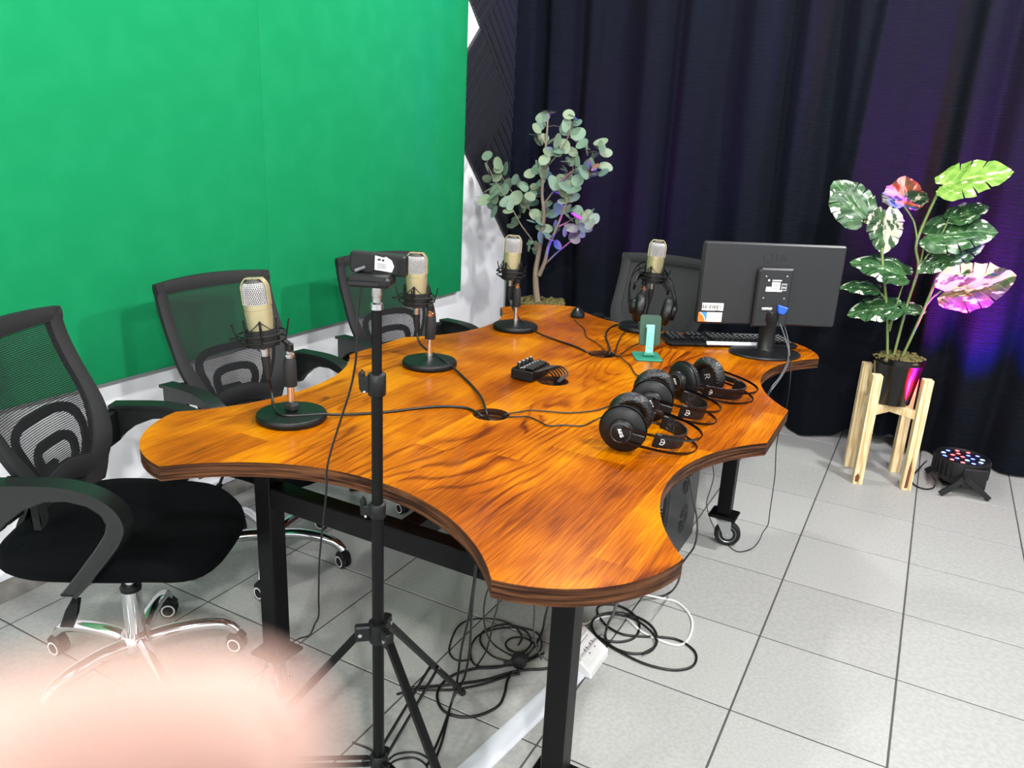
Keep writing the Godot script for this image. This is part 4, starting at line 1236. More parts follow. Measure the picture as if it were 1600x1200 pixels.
	for h in [-0.004, 0.012]:
		var path := []
		for k in 32:
			path.append(xf * Vector3(cos(TAU * k / 32) * ringr, h, sin(TAU * k / 32) * ringr))
		part(mount, "ring", MB.new().tube(path, 0.0022, 6, true), M.black_plastic)
	for k in 4:
		var a := PI / 4 + PI / 2 * k + turn
		var d := Vector3(cos(a), 0, sin(a))
		part(mount, "post", MB.new().box(xf * (d * (R + 0.006) + Vector3(0, 0.018, 0)), Vector3(0.006, 0.058, 0.006), 0.001, Q * Basis(Vector3.UP, -a)), M.black_plastic)
		part(mount, "strut", MB.new().cyl(xf * (d * ringr + Vector3(0, -0.006, 0)), xf * (d * (ringr + 0.012) + Vector3(0, 0.040, 0)), 0.0022, -1, 6), M.black_plastic)
		var d2 := Vector3(cos(a + PI / 2), 0, sin(a + PI / 2))
		part(mount, "elastic_cord", MB.new().tube([xf * (d * (R + 0.007) + Vector3(0, 0.045, 0)), xf * ((d + d2).normalized() * ringr + Vector3(0, 0.012, 0)), xf * (d2 * (R + 0.007) + Vector3(0, 0.045, 0))], 0.0014, 5), M.rubber)
		part(mount, "elastic_cord", MB.new().tube([xf * (d * (R + 0.004) + Vector3(0, -0.022, 0)), xf * ((d + d2).normalized() * ringr + Vector3(0, -0.004, 0)), xf * (d2 * (R + 0.004) + Vector3(0, -0.022, 0))], 0.0014, 5), M.rubber)
	# wire spring loop on the outer side
	var o := off.normalized()
	if o == Vector3.ZERO:
		o = Vector3.LEFT
	var side := o.cross(Vector3.UP)
	part(mount, "spring_clip", MB.new().tube(smooth([xf * (o * ringr + side * 0.012), xf * (o * (ringr + 0.018) + side * 0.012), xf * (o * (ringr + 0.026)), xf * (o * (ringr + 0.018) - side * 0.012), xf * (o * ringr - side * 0.012)], 4), 0.0016, 5), M.black_plastic)


# ---------------------------------------------------------------- tripod and webcam
func build_stand_and_webcam() -> void:
	var P := Vector3(-0.838, 0, -1.07)
	var t := thing("tripod_stand", "tall black tripod light stand in front of the table", "tripod", P)
	part(t, "lower_tube", MB.new().cyl(Vector3(0, 0.195, 0), Vector3(0, 0.80, 0), 0.0118, -1, 16), M.stand_black)
	part(t, "middle_tube", MB.new().cyl(Vector3(0, 0.79, 0), Vector3(0, 1.05, 0), 0.0106, -1, 16), M.stand_black)
	part(t, "upper_tube", MB.new().cyl(Vector3(0, 1.04, 0), Vector3(0, 1.186, 0), 0.0092, -1, 16), M.stand_black)
	part(t, "top_spigot", MB.new().lathe([Vector2(0, 1.184), Vector2(0.0115, 1.184), Vector2(0.0115, 1.194), Vector2(0.008, 1.197), Vector2(0.008, 1.206), Vector2(0.0095, 1.208), Vector2(0.0095, 1.226), Vector2(0, 1.226)], Transform3D.IDENTITY, 18), M.steel)
	for cl in [[0.795, 0.016, 0.030], [1.046, 0.0165, 0.042]]:
		var c := part(t, "clamp", MB.new().cyl(Vector3(0, cl[0] - cl[2] / 2, 0), Vector3(0, cl[0] + cl[2] / 2, 0), cl[1], -1, 18, 0.002), M.black_plastic)
		part(c, "clamp_ear", MB.new().box(Vector3(-0.016, cl[0], 0.012), Vector3(0.018, cl[2] * 0.7, 0.012), 0.002, Basis(Vector3.UP, 0.6)), M.black_plastic)
		part(c, "wing_knob", MB.new().extrude(V2([-0.004, -0.012, 0.004, -0.014, 0.006, 0.0, 0.005, 0.020, -0.001, 0.026, -0.006, 0.018, -0.005, 0.0]), 0.012, Transform3D(Basis(Vector3.UP, 0.48), Vector3(-0.028, cl[0], 0.006)), 0.002), M.black_plastic)
		part(c, "bolt", MB.new().ellipsoid(Vector3(-0.012, cl[0] - cl[2] * 0.28, 0.021), Vector3(0.003, 0.003, 0.003), Basis.IDENTITY, 8, 6), M.steel)
	part(t, "leg_hub", MB.new().lathe([Vector2(0, 0.505), Vector2(0.018, 0.505), Vector2(0.020, 0.515), Vector2(0.018, 0.535), Vector2(0.019, 0.548), Vector2(0, 0.548)], Transform3D.IDENTITY, 20), M.black_plastic)
	part(t, "spider", MB.new().lathe([Vector2(0, 0.192), Vector2(0.016, 0.192), Vector2(0.020, 0.20), Vector2(0.020, 0.216), Vector2(0.015, 0.224), Vector2(0, 0.224)], Transform3D.IDENTITY, 20), M.black_plastic)
	for ang in [-100.0, 20.0, 140.0]:
		var a := deg_to_rad(ang)
		var d := Vector3(cos(a), 0, sin(a))
		var s := d.cross(Vector3.UP)
		part(t, "hub_lug", MB.new().box(d * 0.030 + Vector3(0, 0.526, 0), Vector3(0.032, 0.034, 0.018), 0.003, Basis(d, Vector3.UP, s)), M.black_plastic)
		part(t, "rivet", MB.new().cyl(d * 0.036 + Vector3(0, 0.526, 0) - s * 0.012, d * 0.036 + Vector3(0, 0.526, 0) + s * 0.012, 0.004, -1, 10), M.steel)
		var h0 := d * 0.036 + Vector3(0, 0.526, 0)
		var h1 := d * 0.49 + Vector3(0, 0.010, 0)
		var leg := part(t, "leg", MB.new().band([h0, h1], s, 0.015, 0.011), M.stand_black)
		part(leg, "rubber_foot", MB.new().cyl(h0.lerp(h1, 0.965), h1, 0.010, -1, 10), M.rubber)
		var j := h0.lerp(h1, 0.56)
		for k in [-1.0, 1.0]:
			part(t, "brace", MB.new().band([d * 0.022 + Vector3(0, 0.208, 0) + s * k * 0.010, j + s * k * 0.010], s, 0.003, 0.010), M.stand_black)
		part(t, "rivet", MB.new().cyl(j - s * 0.014, j + s * 0.014, 0.0035, -1, 10), M.steel)
		part(t, "spider_lug", MB.new().box(d * 0.024 + Vector3(0, 0.207, 0), Vector3(0.022, 0.018, 0.016), 0.002, Basis(d, Vector3.UP, s)), M.black_plastic)
	# webcam seen from behind
	var w := thing("webcam", "small black webcam on top of the tripod, seen from behind, with a torn white sticker", "webcam", P + Vector3(0, 1.226, 0), 0.484 - 0.10)
	part(w, "clip", MB.new().box(Vector3(-0.006, 0.0105, 0.010), Vector3(0.076, 0.020, 0.050), 0.006), M.black_plastic)
	part(w, "clip_front", MB.new().box(Vector3(-0.014, 0.0085, 0.0350), Vector3(0.052, 0.008, 0.003), 0.001), M.black_gloss)
	part(w, "hinge", MB.new().box(Vector3(0.006, 0.019, -0.010), Vector3(0.036, 0.012, 0.018), 0.003), M.black_plastic)
	var wb := part(w, "body", MB.new().extrude(V2([-0.046, 0.020, 0.048, 0.016, 0.050, 0.019, 0.050, 0.050, 0.047, 0.053, -0.045, 0.056, -0.049, 0.052, -0.049, 0.024]), 0.024, Transform3D(Basis.IDENTITY, Vector3(0, 0, -0.028)), 0.003), M.black_plastic)
	part(wb, "sticker", MB.new().extrude(V2([-0.004, 0.027, 0.026, 0.024, 0.030, 0.034, 0.026, 0.044, 0.016, 0.050, 0.012, 0.048, -0.003, 0.051]), 0.0006, Transform3D(Basis.IDENTITY, Vector3(0, 0, -0.0038))), M.print_white, "torn white label")
	var txt := MB.new()
	for k in 3:
		txt.box(Vector3(0.008, 0.0305 + k * 0.0032, -0.0030), Vector3(0.017, 0.0014, 0.0004))
	txt.box(Vector3(0.004, 0.0445, -0.0030), Vector3(0.006, 0.004, 0.0004)); txt.box(Vector3(0.011, 0.0438, -0.0030), Vector3(0.005, 0.004, 0.0004))
	part(wb, "print", txt, M.print_black)
	part(wb, "cable_boot", MB.new().cyl(Vector3(-0.022, 0.030, -0.004), Vector3(-0.036, 0.024, 0.008), 0.003, -1, 8), M.cable_grey)
	var ribs := MB.new()
	for k in 7:
		ribs.box(Vector3(0.036 + k * 0.0019, 0.034, -0.0036), Vector3(0.0008, 0.028, 0.001))
	part(wb, "vent_ribs", ribs, M.black_plastic)


# ---------------------------------------------------------------- headphones
func build_headphone(t: Node3D, A: Vector3, Bc: Vector3, tip: Vector3, mark: bool, letter: bool) -> void:
	# A, Bc: middles of the two cups; tip: the far end of the headband
	var ax := (Bc - A).normalized()
	var mid := (A + Bc) / 2
	var fwd := tip - mid
	var gap := (Bc - A).length()
	for s in [0, 1]:
		var c := A if s == 0 else Bc
		var inw := ax if s == 0 else -ax
		if s == 1:
			inw = (inw + fwd.normalized() * 0.15).normalized()
		var xf := Transform3D(MB.look(inw), c - inw * 0.020)
		var cup := part(t, "ear_cup", MB.new().lathe([Vector2(0, -0.016), Vector2(0.026, -0.016), Vector2(0.0295, -0.013), Vector2(0.031, -0.002), Vector2(0.048, 0.001), Vector2(0.055, 0.007), Vector2(0.055, 0.015), Vector2(0, 0.015)], xf, 36), M.black_plastic)
		part(cup, "cap_ring", MB.new().lathe([Vector2(0.0225, -0.0158), Vector2(0.0232, -0.0168), Vector2(0.0239, -0.0158)], xf, 32), M.dark_mark if mark else M.black_plastic)
		var pad := []
		for k in 13:
			var a := PI * k / 12
			pad.append(Vector2(0.042 + 0.0155 * cos(a), 0.013 + 0.024 * sin(a)))
		part(cup, "ear_pad", MB.new().lathe(pad, xf, 36), M.leather)
		part(cup, "driver_cloth", MB.new().lathe([Vector2(0.030, 0.018), Vector2(0, 0.018)], xf, 24), M.print_black)
		if s == 1 and letter:
			var r := TextMesh.new()
			r.text = "R"
			r.font_size = 32; r.pixel_size = 0.0009; r.depth = 0.0006
			var ro := part(cup, "letter", r, M.print_grey)
			var n := inw
			var up := (fwd.normalized() * 0.3 - Vector3.UP * 0.2 + ax.cross(fwd).normalized() * 0.0)
			up = Vector3.UP.rotated(n, -1.2)
			up = (up - n * up.dot(n)).normalized()
			ro.transform = Transform3D(Basis(up.cross(n), up, n), xf * Vector3(0, 0.0186, 0))
		elif mark and s == 0:
			var r := TextMesh.new()
			var f := SystemFont.new()
			f.font_names = PackedStringArray(["Droid Sans"])
			f.font_weight = 700
			r.font = f
			r.text = "AKG"
			r.font_size = 16; r.pixel_size = 0.0007; r.depth = 0.0006
			var ro := part(cup, "letter", r, M.print_white)
			var n := -inw
			var up := Vector3.UP.rotated(n, -1.15)
			up = (up - n * up.dot(n)).normalized()
			ro.transform = Transform3D(Basis(up.cross(n), up, n), xf * Vector3(0, -0.0167, 0))
	# twin wire bows from cup to cup, and the padded strap inside them
	var f := fwd.normalized()
	var side := ax.cross(f).normalized()
	if side.y < 0:
		side = -side
	for k in [-1.0, 1.0]:
		var path := []
		for i in 25:
			var a := PI * i / 24
			var w := lerpf(gap / 2 + 0.039, gap / 2 + 0.044, sin(a))
			path.append(mid - ax * cos(a) * w + f * (fwd.length() * pow(sin(a), 0.8)) + side * k * (0.0165 + 0.002 * sin(a)))
		part(t, "headband_wire", MB.new().band(path, side, 0.0060, 0.0026), M.black_gloss)
	var sp := []
	for i in 21:
		var a := PI * lerpf(0.13, 0.87, i / 20.0)
		var w := lerpf(gap / 2 + 0.016, gap / 2 + 0.020, sin(a))
		sp.append(mid - ax * cos(a) * w * 1.05 + f * (0.03 + (fwd.length() * 0.80 - 0.03) * pow(sin(a), 0.8)))
	var strap := part(t, "head_strap", MB.new().band(sp, side, 0.036, 0.003), M.leather)
	for e in [0, 20]:
		part(strap, "strap_slider", MB.new().box(sp[e], Vector3(0.016, 0.036, 0.008), 0.002, Basis(f, side, f.cross(side))), M.black_plastic)
	if mark:
		var hx := []
		var cc: Vector3 = sp[1] - ax * 0.005
		for i in 6:
			hx.append(cc + f * 0.008 * cos(TAU * i / 6) + side * 0.008 * sin(TAU * i / 6))
		part(strap, "emblem", MB.new().tube(hx, 0.0008, 4, true), M.print_white)
		for i in 3:
			part(strap, "emblem", MB.new().tube([cc, hx[i * 2]], 0.0007, 4), M.print_white)
	for s in [-1.0, 1.0]:
		part(t, "yoke", MB.new().box(mid + ax * s * (gap / 2 + 0.038) + f * 0.040, Vector3(0.034, 0.020, 0.005), 0.002, Basis(f, side, f.cross(side))), M.black_plastic)


func build_headphones() -> void:
	var list := [
		[Vector3(-0.567, 0.842, -1.655), Vector3(-0.584, 0.844, -1.750), Vector3(-0.412, 0.803, -1.770), "black studio headphones lying nearest the table edge, cup lettering facing the camera"],
		[Vector3(-0.582, 0.842, -1.905), Vector3(-0.604, 0.844, -1.990), Vector3(-0.425, 0.803, -2.005), "black studio headphones lying in the middle of the row of three"],
		[Vector3(-0.562, 0.842, -2.135), Vector3(-0.517, 0.844, -2.214), Vector3(-0.385, 0.803, -2.212), "black studio headphones farthest back in the row, open pad with a letter showing"],
	]
	for i in 3:
		var e: Array = list[i]
		var base := Vector3((e[0].x + e[1].x) / 2, TOP, (e[0].z + e[1].z) / 2)
		var t := thing("headphones", e[3], "headphones", base, 0.0, "studio headphones")
		build_headphone(t, e[0] - base, e[1] - base, e[2] - base, true, i == 2)
	# one pair hangs over the far microphone
	var c := Vector3(-0.950, 1.035, -2.925)
	var r := Vector3(0.878, 0, -0.479)
	var t := thing("headphones", "black studio headphones hanging over the microphone beside the phone holder", "headphones", c, 0.0, "studio headphones")
	build_headphone(t, -r * 0.050 + Vector3(0.045, -0.142, 0.078), r * 0.056 + Vector3(0.045, -0.152, 0.088), Vector3(-0.030, 0.000, -0.062), false, false)


# ---------------------------------------------------------------- things on the table
func build_desk_things() -> void:
	# headphone amplifier by the middle hole
	var t := thing("headphone_amplifier", "small black headphone amplifier with knobs and plugged cables by the middle hole", "audio mixer", Vector3(-1.022, TOP, -2.062))
	var am := part(t, "case", MB.new().box(Vector3(0, 0.019, 0), Vector3(0.074, 0.032, 0.122), 0.003), M.black_plastic)
	part(am, "panel", MB.new().box(Vector3(0, 0.0352, 0), Vector3(0.070, 0.001, 0.118)), M.black_gloss)
	for k in 4:
		var z := 0.036 - k * 0.025
		var kn := part(t, "knob", MB.new().lathe([Vector2(0, 0.036), Vector2(0.0075, 0.036), Vector2(0.0068, 0.049), Vector2(0.0055, 0.051), Vector2(0, 0.051)], Transform3D(Basis.IDENTITY, Vector3(-0.021, 0, z)), 14), M.black_plastic)
		part(kn, "knob_cap", MB.new().cyl(Vector3(-0.021, 0.0505, z), Vector3(-0.021, 0.0525, z), 0.0048, -1, 12), M.print_grey)
		part(t, "knob_scale", MB.new().band(arc(Vector3(-0.0215, 0.0359, z), Vector3(0.0105, 0, 0), Vector3(0, 0, 0.0105), -50, 50, 6), Vector3.UP, 0.0004, 0.0012), M.print_white)
	part(t, "printed_line", MB.new().box(Vector3(0.001, 0.0359, 0.002), Vector3(0.0018, 0.0006, 0.096)), M.print_white)
	for k in 6:
		var z := 0.046 - k * 0.0175
		part(t, "jack_plug", MB.new().cyl(Vector3(0.006, 0.0415, z), Vector3(0.034, 0.0405, z), 0.0055, 0.0042, 12), M.rubber)
		part(t, "jack_nut", MB.new().cyl(Vector3(0.001, 0.0415, z), Vector3(0.008, 0.0415, z), 0.0066, -1, 10), M.steel)
	# green phone holder
	var ph := thing("phone_holder", "green folding phone holder standing in front of the far microphone", "phone holder", Vector3(-0.802, TOP, -2.515), 0.50)
	var rr := func(w: float, h: float, r: float) -> PackedVector2Array:
		var p := PackedVector2Array()
		for q in [[1, 1, 0], [-1, 1, 90], [-1, -1, 180], [1, -1, 270]]:
			for i in 7:
				var a := deg_to_rad(q[2] + 15.0 * i)
				p.append(Vector2(q[0] * (w / 2 - r) + r * cos(a), q[1] * (h / 2 - r) + r * sin(a)))
		return p
	part(ph, "base", MB.new().extrude(rr.call(0.094, 0.110, 0.014), 0.007, Transform3D(Basis(Vector3.RIGHT, Vector3.FORWARD, Vector3.UP), Vector3.ZERO), 0.002), M.stand_green)
	var lean := Basis(Vector3.RIGHT, -0.22)
	part(ph, "rest_plate", MB.new().extrude(rr.call(0.074, 0.106, 0.012), 0.005, Transform3D(lean, Vector3(0.006, 0.092, -0.022)), 0.0015), M.stand_dark_green)
	var armx := Transform3D(Basis(Vector3.RIGHT, -0.12), Vector3(0.004, 0.010, 0.006))
	var ar := part(ph, "arm", MB.new().extrude(rr.call(0.026, 0.100, 0.003), 0.008, armx.translated_local(Vector3(0, 0.052, 0)), 0.0015), M.stand_mint)
	part(ar, "arm_inset", MB.new().extrude(rr.call(0.013, 0.052, 0.004), 0.001, armx.translated_local(Vector3(0, 0.050, 0.0078))), M.stand_green)
	part(ar, "arm_face", MB.new().extrude(rr.call(0.0115, 0.050, 0.004), 0.0012, armx.translated_local(Vector3(0, 0.050, 0.0079))), M.stand_mint)
	part(ph, "hinge", MB.new().cyl(Vector3(-0.014, 0.014, 0.010), Vector3(0.022, 0.014, 0.010), 0.008, -1, 14), M.stand_green)
	part(ph, "hinge", MB.new().cyl(Vector3(-0.010, 0.108, -0.012), Vector3(0.018, 0.108, -0.012), 0.006, -1, 14), M.stand_mint)
	# monitor seen from behind
	var yaw := atan2(0.551, 0.834)
	var mo := thing("monitor", "flat black computer monitor seen from behind, with cables and stickers", "monitor", Vector3(-0.47, TOP, -2.845), yaw)
	part(mo, "base", MB.new().lathe([Vector2(0, 0), Vector2(0.128, 0), Vector2(0.130, 0.004), Vector2(0.126, 0.009), Vector2(0.05, 0.014), Vector2(0, 0.015)], Transform3D(Basis.IDENTITY, Vector3(0.0, 0, 0.0)), 48, Vector2(1.0, 0.80)), M.black_plastic)
	part(mo, "neck", MB.new().lathe([Vector2(0, 0.010), Vector2(0.036, 0.012), Vector2(0.030, 0.020), Vector2(0.029, 0.115), Vector2(0.033, 0.122), Vector2(0.033, 0.150), Vector2(0, 0.152)], Transform3D(Basis.IDENTITY, Vector3(0.008, 0, -0.018)), 28), M.black_plastic)
	var pz := -0.020
	var pan := part(mo, "panel", MB.new().box(Vector3(-0.003, 0.247, pz - 0.012), Vector3(0.517, 0.292, 0.030), 0.006), M.monitor_black)
	part(pan, "screen", MB.new().box(Vector3(-0.003, 0.249, pz - 0.0275), Vector3(0.497, 0.270, 0.002)), M.black_gloss)
	var bx := part(mo, "rear_housing", MB.new().extrude(V2([-0.066, 0.098, 0.060, 0.098, 0.060, 0.310, -0.054, 0.310, -0.066, 0.30]), 0.022, Transform3D(Basis.IDENTITY, Vector3(0.003, 0, pz + 0.002)), 0.006), M.monitor_black)
	part(bx, "port_bay", MB.new().box(Vector3(0.0, 0.170, pz + 0.0235), Vector3(0.112, 0.022, 0.002)), M.print_black)
	for s in [[-0.036, 0.282], [0.040, 0.284], [-0.036, 0.205], [0.040, 0.205]]:
		part(bx, "screw", MB.new().cyl(Vector3(s[0], s[1], pz + 0.0235), Vector3(s[0], s[1], pz + 0.0255), 0.003, -1, 10), M.steel)
	# rating plate: print on the housing
	var z := pz + 0.0245
	part(bx, "rating_label", MB.new().box(Vector3(0.004, 0.246, z), Vector3(0.030, 0.032, 0.0006)), M.print_white)
	part(bx, "rating_label", MB.new().box(Vector3(-0.002, 0.231, z + 0.0002), Vector3(0.060, 0.005, 0.0006)), M.print_white)
	part(bx, "rating_label", MB.new().box(Vector3(-0.022, 0.240, z), Vector3(0.018, 0.010, 0.0006)), M.print_white)
	part(bx, "rating_label", MB.new().box(Vector3(0.034, 0.245, z), Vector3(0.020, 0.026, 0.0006)), M.print_grey)
	part(bx, "rating_label", MB.new().box(Vector3(0.006, 0.268, z), Vector3(0.034, 0.004, 0.0006)), M.print_white)
	part(bx, "rating_label", MB.new().cyl(Vector3(-0.024, 0.268, z - 0.0003), Vector3(-0.024, 0.268, z + 0.0004), 0.0035, -1, 12), M.print_white)
	var lines := MB.new()
	for k in 3:
		lines.box(Vector3(0.004, 0.240 + k * 0.006, z + 0.0005), Vector3(0.022, 0.0016, 0.0004))
	lines.box(Vector3(0.034, 0.250, z + 0.0005), Vector3(0.016, 0.005, 0.0004)); lines.box(Vector3(0.034, 0.238, z + 0.0005), Vector3(0.014, 0.004, 0.0004))
	part(bx, "print", lines, M.print_black)
	# raised maker's mark high on the back: a ring and two letters
	var zz := pz + 0.0035
	var em := MB.new()
	var cr := []
	for k in 20:
		cr.append(Vector3(-0.030 + 0.016 * cos(TAU * k / 20), 0.345 + 0.016 * sin(TAU * k / 20), zz))
	em.tube(cr, 0.0012, 5, true)
	part(pan, "emblem", em, M.monitor_black)
	var lt := TextMesh.new()
	lt.text = "LG"
	lt.font_size = 32; lt.pixel_size = 0.0011; lt.depth = 0.002
	part(pan, "emblem", lt, M.monitor_black).position = Vector3(0.020, 0.345, zz)
	part(pan, "sticker", MB.new().box(Vector3(-0.2075, 0.1635, zz), Vector3(0.078, 0.027, 0.0006)), M.print_white, "white barcode sticker")
	var bars := MB.new()
	for k in 26:
		if k % 5 != 3:
			bars.box(Vector3(-0.247 + k * 0.0028, 0.1630, zz + 0.0004), Vector3(0.0011 + 0.0006 * (k % 3), 0.014, 0.0004))
	bars.box(Vector3(-0.240, 0.1515, zz + 0.0004), Vector3(0.012, 0.0016, 0.0004)); bars.box(Vector3(-0.190, 0.1515, zz + 0.0004), Vector3(0.018, 0.0016, 0.0004))
	part(pan, "print", bars, M.print_black)
	part(pan, "sticker", MB.new().box(Vector3(-0.198, 0.1265, zz), Vector3(0.056, 0.034, 0.0006)), M.print_white, "white label with small print")
	part(pan, "sticker", MB.new().box(Vector3(-0.240, 0.1265, zz), Vector3(0.030, 0.034, 0.0006)), M.label_blue, "blue corner of the label")
	part(pan, "sticker", MB.new().extrude(V2([-0.257, 0.1095, -0.228, 0.1095, -0.236, 0.128, -0.252, 0.1435, -0.257, 0.1435]), 0.0006, Transform3D(Basis.IDENTITY, Vector3(0, 0, zz + 0.0002))), M.label_orange, "orange corner of the label")
	part(pan, "sticker", MB.new().band(smooth([Vector3(-0.252, 0.1430, zz + 0.0007), Vector3(-0.238, 0.130, zz + 0.0007), Vector3(-0.228, 0.1097, zz + 0.0007)], 5), Vector3.BACK, 0.0004, 0.0022), M.print_white)
	var small := MB.new()
	for k in 4:
		small.box(Vector3(-0.196, 0.116 + k * 0.0068, zz + 0.0005), Vector3(0.044 - (k % 2) * 0.008, [0.0012, 0.0030, 0.0012, 0.0012][k], 0.0003))
	part(pan, "print", small, M.print_grey)
	part(mo, "dvi_socket", MB.new().box(Vector3(-0.020, 0.166, pz + 0.028), Vector3(0.040, 0.010, 0.008), 0.002), M.steel)
	part(mo, "video_plug", MB.new().extrude(V2([-0.020, 0.010, 0.020, 0.010, 0.018, -0.008, 0.011, -0.018, -0.006, -0.018, -0.014, -0.008]), 0.014, Transform3D(Basis(Vector3.BACK, -0.25), Vector3(0.036, 0.168, pz + 0.022)), 0.002), M.plug_blue, "blue video plug")
	# keyboard behind the monitor
	var kb := thing("keyboard", "black computer keyboard lying behind the monitor foot", "keyboard", Vector3(-0.626, TOP, -2.924), yaw)
	part(kb, "tray", MB.new().extrude(V2([-0.250, -0.066, -0.238, -0.080, 0.238, -0.080, 0.250, -0.066, 0.246, 0.060, 0.238, 0.068, -0.238, 0.068, -0.246, 0.060]), 0.014, Transform3D(Basis(Vector3.RIGHT, Vector3.FORWARD, Vector3.UP), Vector3(0, 0.001, 0)), 0.005), M.black_plastic)
	part(kb, "painted_glint", MB.new().box(Vector3(0.02, 0.0145, 0.074), Vector3(0.25, 0.008, 0.016), 0.002, Basis(Vector3.RIGHT, 0.75)), M.glint_silver, "bright strip painted as a highlight")  # gleam on the front edge, painted as a pale strip
	var key := MB.new().box(Vector3.ZERO, Vector3(0.0165, 0.009, 0.0165), 0.003).mesh()
	var mark := MB.new().box(Vector3.ZERO, Vector3(0.003, 0.0005, 0.0035)).mesh()
	for r in 6:
		for c in 23:
			if c == 15 or c == 19 or (r == 0 and c > 16) or (r in [2, 3] and c in [16, 17, 18] and r == 3):
				continue
			if r == 5 and c > 3 and c < 10:
				if c == 4:
					var o2 := part(kb, "space_key", MB.new().box(Vector3.ZERO, Vector3(0.118, 0.009, 0.0165), 0.003), M.black_plastic)
					o2.position = Vector3(0.228 - 6.5 * 0.0200, 0.019, 0.050 - 0.0 + (5 - r) * 0.0 - 0.110)
				continue
			var o := part(kb, "key", key, M.black_plastic)
			o.position = Vector3(0.222 - c * 0.0202, 0.019, 0.050 - r * 0.0215)
			part(o, "key_print", mark, M.print_grey).position = Vector3(0.003, 0.0046, 0.002)
	# mouse
	var ms := thing("computer_mouse", "black computer mouse near the far left corner of the table", "mouse", Vector3(-1.268, TOP, -2.975), 0.35)
	var mg := []
	for i in 13:
		var row := []
		for k in 25:
			var a := PI * k / 24
			var f := float(i) / 12
			var w := 0.030 * sqrt(maxf(0.0, 1.0 - pow(absf(2.0 * f - 1.0), 3.2)))
			var h := 0.036 * pow(sin(PI * clampf(0.10 + f * 0.86, 0.0, 1.0)), 0.7) * (1.0 if w > 0.001 else 0.05)
			row.append(Vector3(cos(a) * w, 0.001 + sin(a) * h, (f - 0.5) * 0.104))
		mg.append(row)
	part(ms, "shell", MB.new().grid(mg), M.black_plastic)
	part(ms, "scroll_wheel", MB.new().cyl(Vector3(-0.003, 0.030, 0.026), Vector3(0.003, 0.030, 0.026), 0.008, -1, 14), M.print_grey)
	part(ms, "button_seam", MB.new().box(Vector3(0, 0.0315, 0.030), Vector3(0.001, 0.006, 0.03)), M.black_gloss)


# ---------------------------------------------------------------- plants
func leaf_mesh(len_: float, sd: int) -> ArrayMesh:
	# a split leaf: base at the origin, growing along +y, face towards +z
	var half := [0.0, 0.05, 0.10, -0.07, 0.24, -0.07, 0.36, 0.03, 0.43, 0.15, 0.46, 0.24, 0.47, 0.30, 0.24, 0.295, 0.475, 0.325, 0.47, 0.42, 0.45, 0.48, 0.20, 0.44, 0.44, 0.505, 0.41, 0.60, 0.375, 0.67, 0.16, 0.60, 0.36, 0.695, 0.30, 0.78, 0.21, 0.87, 0.11, 0.95, 0.0, 1.0]
	var r2 := RandomNumberGenerator.new()
	r2.seed = sd
	var mb := MB.new()
	var shape := func(p: Vector2) -> Vector3:
		var z := 0.16 * absf(p.x) - 0.42 * p.x * p.x - 0.30 * (p.y - 0.25) * (p.y - 0.25) * signf(p.y - 0.25)
		z += 0.02 * sin(p.y * 19.0 + p.x * 6.0)
		return Vector3(p.x, p.y, z) * len_
	for s in [1.0, -1.0]:
		var poly := PackedVector2Array()
		for i in range(0, half.size(), 2):
			var wob := 1.0 + r2.randf_range(-0.06, 0.06)
			poly.append(Vector2(half[i] * s * wob * 0.92, half[i + 1]))
		for k in range(9, 1, -1):
			poly.append(Vector2(0, k * 0.1))
		# finer triangles: add mid points by splitting each triangle once
		var idx := Geometry2D.triangulate_polygon(poly)
		for k in range(0, idx.size(), 3):
			var a := poly[idx[k]]
			var b := poly[idx[k + 1]]
			var c := poly[idx[k + 2]]
			var ab := (a + b) / 2
			var bc := (b + c) / 2
			var ca := (c + a) / 2
			for q in [[a, ab, ca], [ab, b, bc], [ca, bc, c], [ab, bc, ca]]:
				var P := []
				var N := []
				for e: Vector2 in q:
					P.append(shape.call(e))
					var dx: Vector3 = shape.call(e + Vector2(0.01, 0)) - shape.call(e - Vector2(0.01, 0))
					var dy: Vector3 = shape.call(e + Vector2(0, 0.01)) - shape.call(e - Vector2(0, 0.01))
					N.append(dx.cross(dy).normalized())
				mb.tri(P[0], P[1], P[2], N[0], N[1], N[2], Vector2(q[0].x + 0.5, q[0].y), Vector2(q[1].x + 0.5, q[1].y), Vector2(q[2].x + 0.5, q[2].y))
	return mb.mesh()


